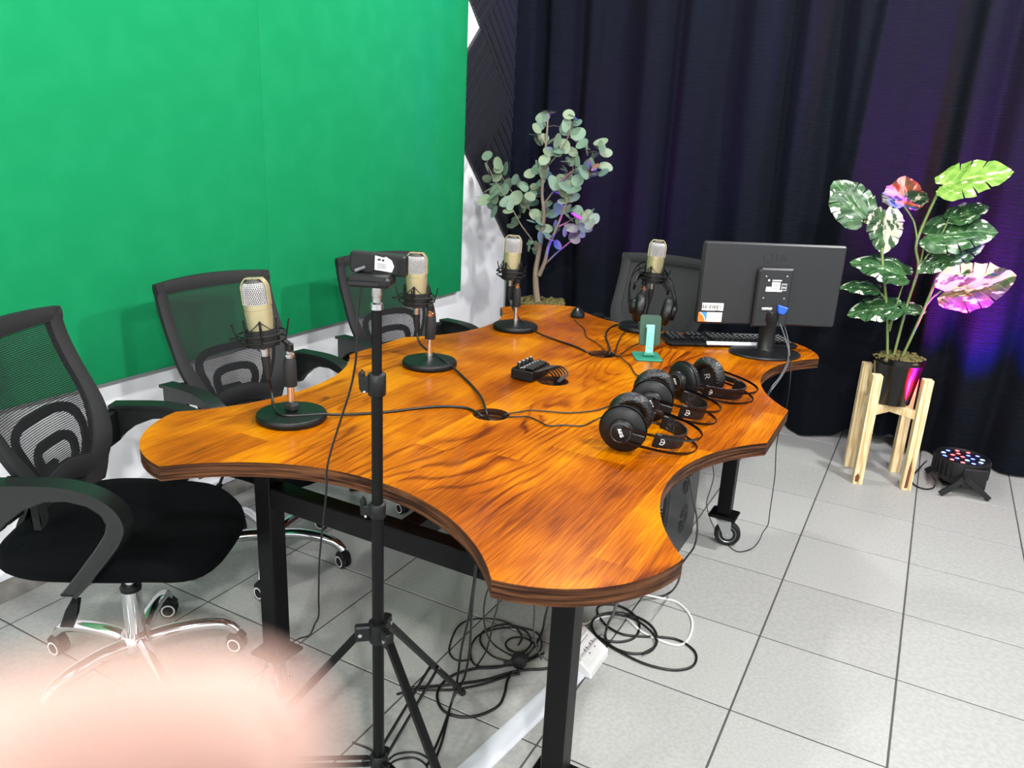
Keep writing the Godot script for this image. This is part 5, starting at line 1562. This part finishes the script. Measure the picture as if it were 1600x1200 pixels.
func build_monstera() -> void:
	var C := Vector3(-0.047, 0, -3.94)
	var turn := 0.28
	var st := thing("plant_stand", "pale pine plant stand on four square legs holding the black pot", "plant stand", C, turn)
	for sx in [-1.0, 1.0]:
		for sz in [-1.0, 1.0]:
			var p := Vector3(sx * 0.107, 0, sz * 0.107)
			var lg := part(st, "leg", MB.new().extrude(V2([-0.021, -0.021, 0.021, -0.021, 0.021, 0.021, -0.021, 0.021]), 0.54, Transform3D(Basis(Vector3.RIGHT, Vector3.FORWARD, Vector3.UP), p), 0.002), M.pine)
			if sz > 0:
				part(lg, "knot", MB.new().extrude(V2([-0.010, 0.004, 0.004, 0.002, 0.008, 0.03, -0.002, 0.048, -0.012, 0.03]) if sx < 0 else V2([-0.006, 0.0, 0.008, 0.004, 0.010, 0.09, 0.003, 0.16, -0.004, 0.09]), 0.0006, Transform3D(Basis.IDENTITY, p + Vector3(-0.004, 0.01, 0.0208))), M.pine_knot, "dark resin knot")
	var bl := 0.302
	for k in [0, 1]:
		var d := Basis(Vector3.UP, PI / 4 + k * PI / 2)
		part(st, "cross_bar", MB.new().box(Vector3(0, 0.362, 0), Vector3(bl - 0.04, 0.042, 0.020), 0.002, d), M.pine)
	var t := thing("monstera", "artificial monstera with variegated split leaves in a black pot", "potted plant", C + Vector3(0, 0.385, 0))
	var pot := part(t, "pot", MB.new().lathe([Vector2(0, 0), Vector2(0.072, 0), Vector2(0.080, 0.006), Vector2(0.106, 0.195), Vector2(0.112, 0.200), Vector2(0.112, 0.224), Vector2(0.106, 0.226), Vector2(0.102, 0.21), Vector2(0, 0.205)], Transform3D.IDENTITY, 40), M.pot_black)
	var soil := MB.new()
	for k in 90:
		var a := rng.randf() * TAU
		var r := sqrt(rng.randf()) * 0.104
		soil.ellipsoid(Vector3(cos(a) * r, 0.214 + rng.randf_range(0, 0.014), sin(a) * r), Vector3(rng.randf_range(0.008, 0.02), rng.randf_range(0.004, 0.012), rng.randf_range(0.008, 0.02)), Basis(Vector3.UP, rng.randf() * TAU), 8, 5)
	part(pot, "moss", soil, M.moss).set_meta("kind", "stuff")
	# stems: three canes and side stalks (world coordinates less the pot's place)
	var O := t.position
	var W := func(x: float, y: float, z: float) -> Vector3: return Vector3(x, y, z) - O
	var stalks := [
		[[-0.100, 0.61, -3.94], [-0.135, 0.80, -3.94], [-0.186, 1.0, -3.94], [-0.228, 1.15, -3.94], [-0.302, 1.207, -3.92]],
		[[-0.073, 0.61, -3.95], [-0.060, 0.85, -3.95], [-0.045, 1.02, -3.95], [-0.072, 1.14, -3.95], [-0.022, 1.376, -3.95]],
		[[-0.037, 0.61, -3.93], [0.013, 0.85, -3.93], [0.043, 1.028, -3.93], [0.06, 1.07, -3.93]],
		[[-0.186, 1.0, -3.94], [-0.215, 1.10, -3.95], [-0.225, 1.20, -3.95], [-0.225, 1.262, -3.95]],
		[[-0.072, 1.14, -3.95], [-0.10, 1.22, -3.95], [-0.150, 1.284, -3.95]],
		[[0.013, 0.85, -3.93], [0.035, 0.90, -3.92], [0.064, 0.935, -3.91]],
		[[-0.150, 0.86, -3.94], [-0.175, 0.89, -3.93], [-0.190, 0.905, -3.92]],
		[[-0.120, 0.72, -3.94], [-0.105, 0.80, -3.93], [-0.092, 0.836, -3.92]],
		[[-0.11, 0.72, -3.94], [-0.098, 0.90, -3.94], [-0.085, 0.975, -3.93]],
		[[-0.060, 0.85, -3.95], [-0.040, 1.06, -3.95], [-0.045, 1.16, -3.95]],
		[[-0.045, 1.02, -3.95], [0.0, 1.04, -3.95], [0.004, 1.07, -3.95]],
		[[-0.045, 1.02, -3.95], [0.01, 1.15, -3.95], [0.035, 1.24, -3.97]],
	]
	for i in stalks.size():
		var p := []
		for q in stalks[i]:
			p.append(W.call(q[0], q[1], q[2]))
		part(t, "stem", MB.new().tube(smooth(p, 5), 0.0062 if i < 3 else 0.0038, 7), M.stem)
	# leaves: where the stalk meets the blade, where the tip points, which way the face looks, length, kind
	var leaves := [
		[[-0.022, 1.376, -3.95], [0.80, 0.36, 0.10], [-0.30, 0.75, 0.66], 0.265, 0],
		[[-0.302, 1.207, -3.92], [-0.60, 0.72, 0.10], [0.25, 0.30, 0.90], 0.225, 2],
		[[-0.150, 1.284, -3.95], [-0.05, 0.45, 0.85], [0.0, -0.85, 0.45], 0.215, 3],
		[[-0.225, 1.262, -3.95], [0.20, -0.85, 0.15], [0.50, -0.25, 0.80], 0.195, 3],
		[[-0.045, 1.16, -3.95], [0.92, 0.26, 0.05], [-0.15, 0.72, 0.68], 0.275, 1],
		[[0.035, 1.24, -3.97], [0.80, 0.50, -0.15], [-0.40, 0.60, 0.60], 0.160, 1],
		[[0.004, 1.07, -3.95], [0.80, 0.55, 0.05], [-0.35, 0.40, 0.85], 0.215, 1],
		[[0.062, 1.07, -3.93], [-0.80, -0.35, 0.35], [0.05, 0.85, 0.50], 0.130, 1],
		[[0.064, 0.935, -3.91], [0.92, 0.28, 0.10], [0.10, -0.35, 0.93], 0.280, 3],
		[[-0.085, 0.975, -3.93], [-0.90, 0.30, 0.10], [0.25, 0.85, 0.42], 0.245, 1],
		[[-0.190, 0.905, -3.92], [-0.92, 0.10, 0.15], [0.10, 0.92, 0.30], 0.165, 1],
		[[-0.092, 0.836, -3.92], [-0.92, -0.12, 0.25], [-0.05, 0.85, 0.50], 0.215, 1],
		[[-0.082, 0.836, -3.93], [0.80, 0.05, -0.30], [0.05, 0.85, 0.45], 0.115, 1],
	]
	var shapes := [leaf_mesh(1.0, 5), leaf_mesh(1.0, 6), leaf_mesh(1.0, 8)]
	for i in leaves.size():
		var e: Array = leaves[i]
		var y := Vector3(e[1][0], e[1][1], e[1][2]).normalized()
		var z := Vector3(e[2][0], e[2][1], e[2][2])
		z = (z - y * z.dot(y)).normalized()
		var o := part(t, "leaf", shapes[i % 3], M.monstera_light if e[4] == 0 else (M.monstera_cream if e[4] == 3 else M.monstera_dark))
		o.transform = Transform3D(Basis(y.cross(z), y, z).scaled_local(Vector3.ONE * e[3]), W.call(e[0][0], e[0][1], e[0][2]))


func build_gum_tree() -> void:
	var C := Vector3(-1.885, 0, -3.85)
	var t := thing("eucalyptus", "artificial eucalyptus tree with round grey-green leaves at the curtain", "potted plant", C)
	var pot := part(t, "pot", MB.new().lathe([Vector2(0, 0), Vector2(0.11, 0), Vector2(0.12, 0.01), Vector2(0.155, 0.60), Vector2(0.160, 0.62), Vector2(0.150, 0.625), Vector2(0.145, 0.60), Vector2(0, 0.60)], Transform3D.IDENTITY, 36), M.pot_black)
	var soil := MB.new()
	for k in 120:
		var a := rng.randf() * TAU
		var r := sqrt(rng.randf()) * 0.142
		soil.ellipsoid(Vector3(cos(a) * r, 0.612 + rng.randf_range(0, 0.022), sin(a) * r), Vector3(rng.randf_range(0.01, 0.025), rng.randf_range(0.006, 0.016), rng.randf_range(0.01, 0.025)), Basis(Vector3.UP, rng.randf() * TAU), 8, 5)
	part(pot, "moss", soil, M.moss).set_meta("kind", "stuff")
	var all := []
	for i in GUM_TWIGS.size():
		var p := []
		for q: Vector3 in GUM_TWIGS[i]:
			p.append(q - C)
		if i == 0:
			p[0].y = 0.60
		var sm := smooth(p, 5)
		var rr := []
		for k in sm.size():
			var f := float(k) / (sm.size() - 1)
			rr.append(lerpf([0.021, 0.014][i], 0.004, pow(f, 0.7)) if i < 2 else lerpf(0.005, 0.002, f))
		part(t, "trunk" if i < 2 else "branch", MB.new().tube(sm, rr, 9), M.bark if i < 2 else M.twig)
		if i > 0:
			all.append_array(sm)
		else:
			all.append_array(sm.slice(sm.size() / 3))
	# round leaves, each on a short stalk to the nearest twig
	var shapes := []
	for k in 3:
		var mb := MB.new()
		var ring := []
		var cup: float = [0.10, 0.18, -0.08][k]
		var wid: float = [0.46, 0.40, 0.33][k]
		for i in 16:
			var a := TAU * i / 16 - PI / 2
			var y := 0.5 + 0.5 * sin(a)
			var x := cos(a) * wid * (1.0 - 0.12 * sin(a))
			ring.append(Vector3(x, y, cup * (x * x * 2.2 + (y - 0.5) * (y - 0.5))))
		var m := Vector3(0, 0.5, 0)
		for i in 16:
			var a: Vector3 = ring[i]
			var b: Vector3 = ring[(i + 1) % 16]
			var na := Vector3(-a.x * cup * 3.0, -(a.y - 0.5) * cup * 2.0, 1).normalized()
			var nb := Vector3(-b.x * cup * 3.0, -(b.y - 0.5) * cup * 2.0, 1).normalized()
			mb.tri(m, a, b, Vector3.BACK, na, nb)
		shapes.append(mb.mesh())
	for i in GUM_LEAVES.size():
		var at: Vector3 = GUM_LEAVES[i] - C
		var best := Vector3.ZERO
		var bd := 1e9
		for q: Vector3 in all:
			if q.distance_to(at) < bd:
				bd = q.distance_to(at); best = q
		var pair := 2 if i % 3 != 0 else 1
		for k in pair:
			var dir := (at - best).normalized() + Vector3(rng.randf_range(-0.7, 0.7), rng.randf_range(-0.3, 0.8), rng.randf_range(-0.5, 0.5))
			if k == 1:
				dir = -dir + Vector3(0, 0.5, 0)
			dir = dir.normalized()
			var face := (Vector3(0.42, 0.30, 0.85) + Vector3(rng.randf_range(-0.7, 0.7), rng.randf_range(-0.4, 0.8), rng.randf_range(-0.5, 0.3))).normalized()
			face = (face - dir * face.dot(dir)).normalized()
			var s := rng.randf_range(0.058, 0.088)
			var o := part(t, "leaf", shapes[(i + k) % 3], M["gum_%d" % ((i * 5 + k) % 3)])
			var foot := at - dir * s * 0.5 if k == 0 else at + dir * s * 0.15
			o.transform = Transform3D(Basis(dir.cross(face), dir, face).scaled_local(Vector3.ONE * s), foot)
			if bd > 0.02 and k == 0:
				part(t, "leaf_stalk", MB.new().tube([best, best.lerp(foot, 0.5) + Vector3(0, 0.006, 0), foot], 0.0013, 5), M.twig)


# ---------------------------------------------------------------- stage lights on the floor
func stage_light(at: Vector3, turn: float, label: String, red: float, blue: float, tilt: float) -> void:
	var t := thing("stage_light", label, "stage light", at, turn)
	var Bt := Basis(Vector3.RIGHT, tilt)
	var xf := Transform3D(Bt, Vector3(0, 0.098, 0))
	var can := part(t, "can", MB.new().lathe([Vector2(0, -0.062), Vector2(0.075, -0.062), Vector2(0.095, -0.05), Vector2(0.112, -0.02), Vector2(0.116, 0.048), Vector2(0.116, 0.060), Vector2(0.108, 0.060), Vector2(0.106, 0.050), Vector2(0, 0.050)], xf, 40), M.lamp_black)
	for k in 28:
		if k < 3 or k > 25:
			continue
		var a := TAU * k / 28 + PI / 2
		part(can, "cooling_fin", MB.new().box(xf * Vector3(cos(a) * 0.117, 0.010, sin(a) * 0.117), Vector3(0.010, 0.080, 0.004), 0.001, Bt * Basis(Vector3.UP, -a)), M.lamp_black)
	part(t, "control_box", MB.new().box(xf * Vector3(0.025, -0.008, 0.108), Vector3(0.105, 0.098, 0.03), 0.004, Bt), M.lamp_black)
	part(t, "bracket_foot", MB.new().box(Vector3(0, 0.006, -0.03), Vector3(0.12, 0.012, 0.08), 0.003), M.lamp_black)
	# two U brackets serve as feet
	for s in [-1.0, 1.0]:
		part(t, "bracket", MB.new().band(smooth([Vector3(-0.02, 0.098, 0.128), Vector3(s * 0.05 - 0.01, 0.055, 0.135), Vector3(s * 0.105 - 0.01, 0.009, 0.140)], 4), Vector3(0, 0, 1), 0.010, 0.026), M.lamp_black)
		part(t, "bracket", MB.new().band(smooth([Vector3(0.0, 0.098, -0.128), Vector3(s * 0.05, 0.05, -0.13), Vector3(s * 0.10, 0.009, -0.132)], 4), Vector3(0, 0, 1), 0.010, 0.026), M.lamp_black)
		part(t, "bracket_knob", MB.new().cyl(Vector3(-0.015, 0.098, s * 0.118), Vector3(-0.015, 0.098, s * 0.146), 0.012, -1, 14), M.rubber)
	var k := 0
	for r in [[0.0, 1], [0.042, 6], [0.082, 11]]:
		for i in r[1]:
			var a: float = TAU * i / r[1] + r[0] * 9.0
			var p := Vector3(cos(a) * r[0], 0.0505, sin(a) * r[0])
			var lens := part(can, "lens_ring", MB.new().lathe([Vector2(0.0135, 0.0), Vector2(0.0145, 0.006), Vector2(0.012, 0.006)], xf * Transform3D(Basis.IDENTITY, p), 14), M.lamp_black)
			part(lens, "led", MB.new().lathe([Vector2(0.0125, 0.002), Vector2(0.008, 0.005), Vector2(0, 0.006)], xf * Transform3D(Basis.IDENTITY, p), 14), [M.led_red, M.led_blue, M.led_white, M.led_blue, M.led_red][k % 5])
			k += 1
	# the light of the red and of the blue diodes
	for e in [["red_light", Color(1.0, 0.05, 0.22), red, Vector3(-0.05, 0.066, 0.03)], ["blue_light", Color(0.10, 0.06, 1.0), blue, Vector3(0.05, 0.066, -0.03)]]:
		var l := SpotLight3D.new()
		l.name = e[0]
		l.light_color = e[1]
		l.light_energy = e[2]
		l.light_size = 0.03
		l.spot_angle = 46.0
		l.spot_angle_attenuation = 1.0
		l.spot_range = 8.0
		l.spot_attenuation = 2.0
		l.shadow_enabled = true
		l.position = xf * e[3]
		l.basis = Bt * Basis(Vector3.RIGHT, PI / 2)
		t.add_child(l)


func build_stage_lights() -> void:
	stage_light(Vector3(0.300, 0, -4.045), 0.30, "round black stage light with red and blue diodes on the floor at the curtain", 13.0, 19.0, 0.0)
	stage_light(Vector3(-1.60, 0, -3.82), -0.4, "round black stage light on the floor behind the table, beside the eucalyptus pot", 3.0, 5.0, 0.0)


# ---------------------------------------------------------------- things on the floor
func build_floor_things() -> void:
	# flat aluminium trunking with a socket box at its end
	var a := Vector3(-0.80, 0, -1.05)
	var d := Vector3(0.10, 0, -0.72).normalized()
	var s := d.cross(Vector3.UP)
	var ft := thing("floor_trunking", "flat silver cable trunking strip on the floor leading to the socket box", "cable trunking", a)
	var B := Basis(-s, Vector3.UP, -d)
	part(ft, "cover", MB.new().extrude(V2([-0.032, 0.0, 0.032, 0.0, 0.030, 0.006, 0.022, 0.011, -0.022, 0.011, -0.030, 0.006]), 0.78, Transform3D(B, d * 0.78), 0.0), M.trunking_alu)
	part(ft, "end_fitting", MB.new().box(d * 0.752 + Vector3(0, 0.014, 0) - s * 0.004, Vector3(0.022, 0.022, 0.03), 0.002, B), M.zinc)
	var sb := thing("socket_box", "white two-way power socket box on the floor behind the front table leg", "power socket", Vector3(-0.706, 0, -1.872), 0.0)
	part(sb, "box", MB.new().extrude(V2([-0.062, 0, 0.062, 0, 0.062, 0.022, -0.020, 0.074, -0.040, 0.074, -0.062, 0.060]), 0.135, Transform3D(Basis(Vector3.RIGHT, Vector3.UP, Vector3.BACK), Vector3(0, 0, -0.0675)), 0.004), M.socket_white)
	var slope := Vector3(0.082, -0.052, 0).normalized()
	var up := Vector3(0.052, 0.082, 0).normalized()
	var xf := Transform3D(Basis(slope, up, slope.cross(up)), Vector3(0.021, 0.049, 0.0))
	part(sb, "face_plate", MB.new().box(xf * Vector3(0, 0.001, 0), Vector3(0.074, 0.004, 0.105), 0.0015, xf.basis), M.socket_white)
	part(sb, "socket_insert", MB.new().box(xf * Vector3(0.002, 0.0035, -0.004), Vector3(0.046, 0.002, 0.074), 0.0008, xf.basis), M.socket_white)
	part(sb, "groove", MB.new().box(xf * Vector3(-0.026, 0.0033, -0.004), Vector3(0.0015, 0.001, 0.074), 0.0, xf.basis), M.print_black)
	for k in [-1.0, 1.0]:
		for q in [[-0.008, -0.007, 0.55], [-0.008, 0.007, -0.55], [0.009, 0.0, 1.57]]:
			part(sb, "slot", MB.new().box(xf * Vector3(0.002 + q[0], 0.0046, -0.004 + k * 0.019 + q[1]), Vector3(0.009, 0.001, 0.0026), 0.0, xf.basis * Basis(Vector3.UP, q[2])), M.print_black)
	# computer tower under the table
	var pc := thing("computer_tower", "dark computer tower with two fan vents on the floor under the table", "computer", Vector3(-0.735, 0, -2.625), 0.0)
	var body := part(pc, "case", MB.new().box(Vector3(0, 0.222, 0), Vector3(0.185, 0.420, 0.43), 0.004), M.pc_grey)
	part(body, "side_panel", MB.new().box(Vector3(0.0935, 0.222, 0.0), Vector3(0.003, 0.410, 0.40), 0.001), M.pc_grey)
	part(body, "rear_plate", MB.new().box(Vector3(-0.004, 0.222, 0.2155), Vector3(0.165, 0.40, 0.002)), M.pc_metal)
	var holes := MB.new()
	for i in 12:
		for j in 16:
			holes.cyl(Vector3(-0.062 + i * 0.0125, 0.10 + j * 0.0125, 0.2160), Vector3(-0.062 + i * 0.0125, 0.10 + j * 0.0125, 0.2172), 0.0045, -1, 6)
	part(body, "vent_holes", holes, M.print_black).set_meta("kind", "stuff")
	for y in [0.15, 0.31]:
		for r in [0.016, 0.028, 0.040, 0.052]:
			for k in 5:
				var p := arc(Vector3(0.0955, y + 0.01, -0.02), Vector3(0, r, 0), Vector3(0, 0, r), 72.0 * k + 8, 72.0 * k + 64, 6)
				part(body, "fan_slot", MB.new().band(p, Vector3.RIGHT, 0.001, 0.006), M.print_black)
	for sx in [-1.0, 1.0]:
		for sz in [-1.0, 1.0]:
			part(pc, "foot", MB.new().cyl(Vector3(sx * 0.07, 0, sz * 0.18), Vector3(sx * 0.07, 0.014, sz * 0.18), 0.016, -1, 16), M.rubber)
	part(pc, "power_button", MB.new().lathe([Vector2(0.0, 0.0), Vector2(0.014, 0.0), Vector2(0.016, 0.004), Vector2(0.012, 0.006), Vector2(0, 0.004)], Transform3D(MB.look(Vector3.FORWARD), Vector3(0.05, 0.32, -0.215)), 18), M.chrome)
	# plug block lying in the tangle
	var pl := thing("power_plug", "round black power plug lying among the cables on the floor", "power plug", Vector3(-0.846, 0, -1.742), 0.5)
	part(pl, "body", MB.new().cyl(Vector3(0, 0.024, -0.014), Vector3(0, 0.024, 0.014), 0.024, 0.021, 20, 0.003), M.rubber)
	part(pl, "cable_neck", MB.new().cyl(Vector3(-0.018, 0.020, 0), Vector3(-0.045, 0.012, 0), 0.009, 0.006, 12), M.rubber)


func cable(key: String, r: float, m: Material, label: String, group := "") -> void:
	var p: Array = PATHS[key].duplicate()
	if key.begins_with("mic_"):
		p[0] = plug_tips[["mic_a", "mic_b", "mic_c", "mic_d"].find(key)]
	var base: Vector3 = p[0]
	for q: Vector3 in p:
		if q.y < base.y:
			base = q
	var t := single("cable", MB.new().tube(smooth(p.map(func(q): return q - base), 5), r, 7), m, label, "cable", group)
	t.position = base


func build_cables() -> void:
	var g := "cables on the table"
	cable("mic_a", 0.0036, M.cable, "thick black cable from the nearest microphone to the near hole", g)
	cable("mic_b", 0.0036, M.cable, "black cable from the microphone by the tripod pole into the near hole", g)
	cable("mic_c", 0.0034, M.cable, "black cable from the microphone before the eucalyptus to the far hole", g)
	cable("mic_d", 0.0034, M.cable, "black cable curving from the far microphone into the far hole", g)
	cable("hp_a", 0.0020, M.cable, "thin black cable from the nearest headphones to the near hole", g)
	cable("hp_b", 0.0020, M.cable, "thin black cable from the middle headphones to the near hole", g)
	cable("hp_c", 0.0020, M.cable, "thin black cable from the farthest lying headphones to the far hole", g)
	cable("hp_d", 0.0024, M.cable, "black cable from the hanging headphones straight down into the far hole", g)
	cable("mouse", 0.0018, M.cable, "thin black mouse cable running to the far hole", g)
	cable("kb", 0.0018, M.cable, "thin black keyboard cable passing the green phone holder", g)
	for i in 6:
		cable("mx%d" % i, 0.0026, M.cable, "black amplifier cable bending into the middle hole, " + ["nearest the camera", "second from the camera", "third from the camera", "fourth from the camera", "fifth from the camera", "farthest from the camera"][i], "amplifier cables into the middle hole")
	cable("webcam", 0.0022, M.cable, "thin black webcam cable hanging down beside the tripod pole")
	cable("vga", 0.0022, M.cable_grey, "grey cable from the blue video plug of the monitor")
	cable("dvi", 0.0020, M.cable_grey, "grey cable from the left socket of the monitor")
	cable("thin", 0.0018, M.cable, "thin black cable looping from the table down to the floor by the castor")
	var f := "cables on the floor under the table"
	cable("coilR", 0.0040, M.cable, "coiled black cable on the floor right of the socket box", f)
	cable("pc", 0.0034, M.cable, "black cable hanging down in front of the computer tower", f)
	cable("white", 0.0040, M.cable_white, "white cable looping on the floor behind the socket box", f)
	cable("black2", 0.0036, M.cable, "short black cable dropping from the front right table corner", f)
	cable("tangA", 0.0042, M.cable, "thick black cable making the big loop left of the front table leg", f)
	cable("tangB", 0.0040, M.cable, "black cable running straight along the floor from the tripod to the table leg", f)
	cable("tangC", 0.0030, M.cable, "thin black cable wound in several loops beside the front table leg", f)
	cable("tangD", 0.0028, M.cable, "thin black cable in a wide loop left of the wound loops", f)
	cable("tangE", 0.0034, M.cable, "black cable leading from the tripod foot to the round plug", f)
	cable("hangA", 0.0034, M.cable, "left of two black cables hanging from the beam by the table corner", f)
	cable("hangB", 0.0034, M.cable, "right of two black cables hanging from the beam by the table corner", f)
	cable("hangC", 0.0024, M.cable, "thin black cable hanging in a bow just left of the table corner", f)
	cable("hangD", 0.0024, M.cable, "thin black cable hanging straight under the table corner", f)
	cable("hangE", 0.0024, M.cable, "thin black cable hanging close beside the front table leg", f)
	cable("lampA", 0.0036, M.cable, "black cable curling beside the stage light")
	cable("loopfront", 0.0026, M.cable, "thin dark cable rolled up at the foot of the tripod", f)


# ---------------------------------------------------------------- the finger over the lens
func build_finger() -> void:
	var r := Vector3(0.877, 0.047, -0.478)
	var u := Vector3(-0.182, 0.953, -0.240)
	var f := Vector3(-0.444, -0.298, -0.845)
	var eye := Vector3(0, 1.476, 0)
	var tip := eye + f * 0.034 - r * 0.0080 - u * 0.0190
	var root := tip - r * 0.060 - u * 0.004 - f * 0.012
	var t := thing("fingertip", "blurred pink fingertip over the lens at the bottom left corner", "finger", tip)
	var pts := []
	var rr := []
	for i in 25:
		var k := float(i) / 24
		pts.append((root - tip) * (1.0 - k) * 1.0 + u * 0.0008 * sin(k * 9.0))
		var e := maxf(0.0, (k - 0.86) / 0.14)
		rr.append((0.0076 - 0.0006 * k + 0.0004 * sin(k * 8.0)) * sqrt(maxf(0.0004, 1.0 - e * e)))
	# unseen phone body, added to keep the ceiling light off the finger
	var ph := thing("added_phone", "black phone body added out of view to shade the fingertip", "phone", eye - f * 0.006)
	part(ph, "body", MB.new().box(r * 0.050 - u * 0.006, Vector3(0.150, 0.075, 0.008), 0.003, Basis(r, u, -f)), M.black_plastic)
	part(ph, "screen", MB.new().box(r * 0.050 - u * 0.006 - f * 0.0045, Vector3(0.144, 0.069, 0.001), 0.0, Basis(r, u, -f)), M.black_gloss)
	part(t, "finger", MB.new().tube(pts, rr, 24), M.skin)
	part(t, "nail", MB.new().ellipsoid(-r * 0.007 + f * 0.0052 + u * 0.001, Vector3(0.006, 0.0045, 0.0018), Basis(r, u, -f), 16, 8), M.nail)
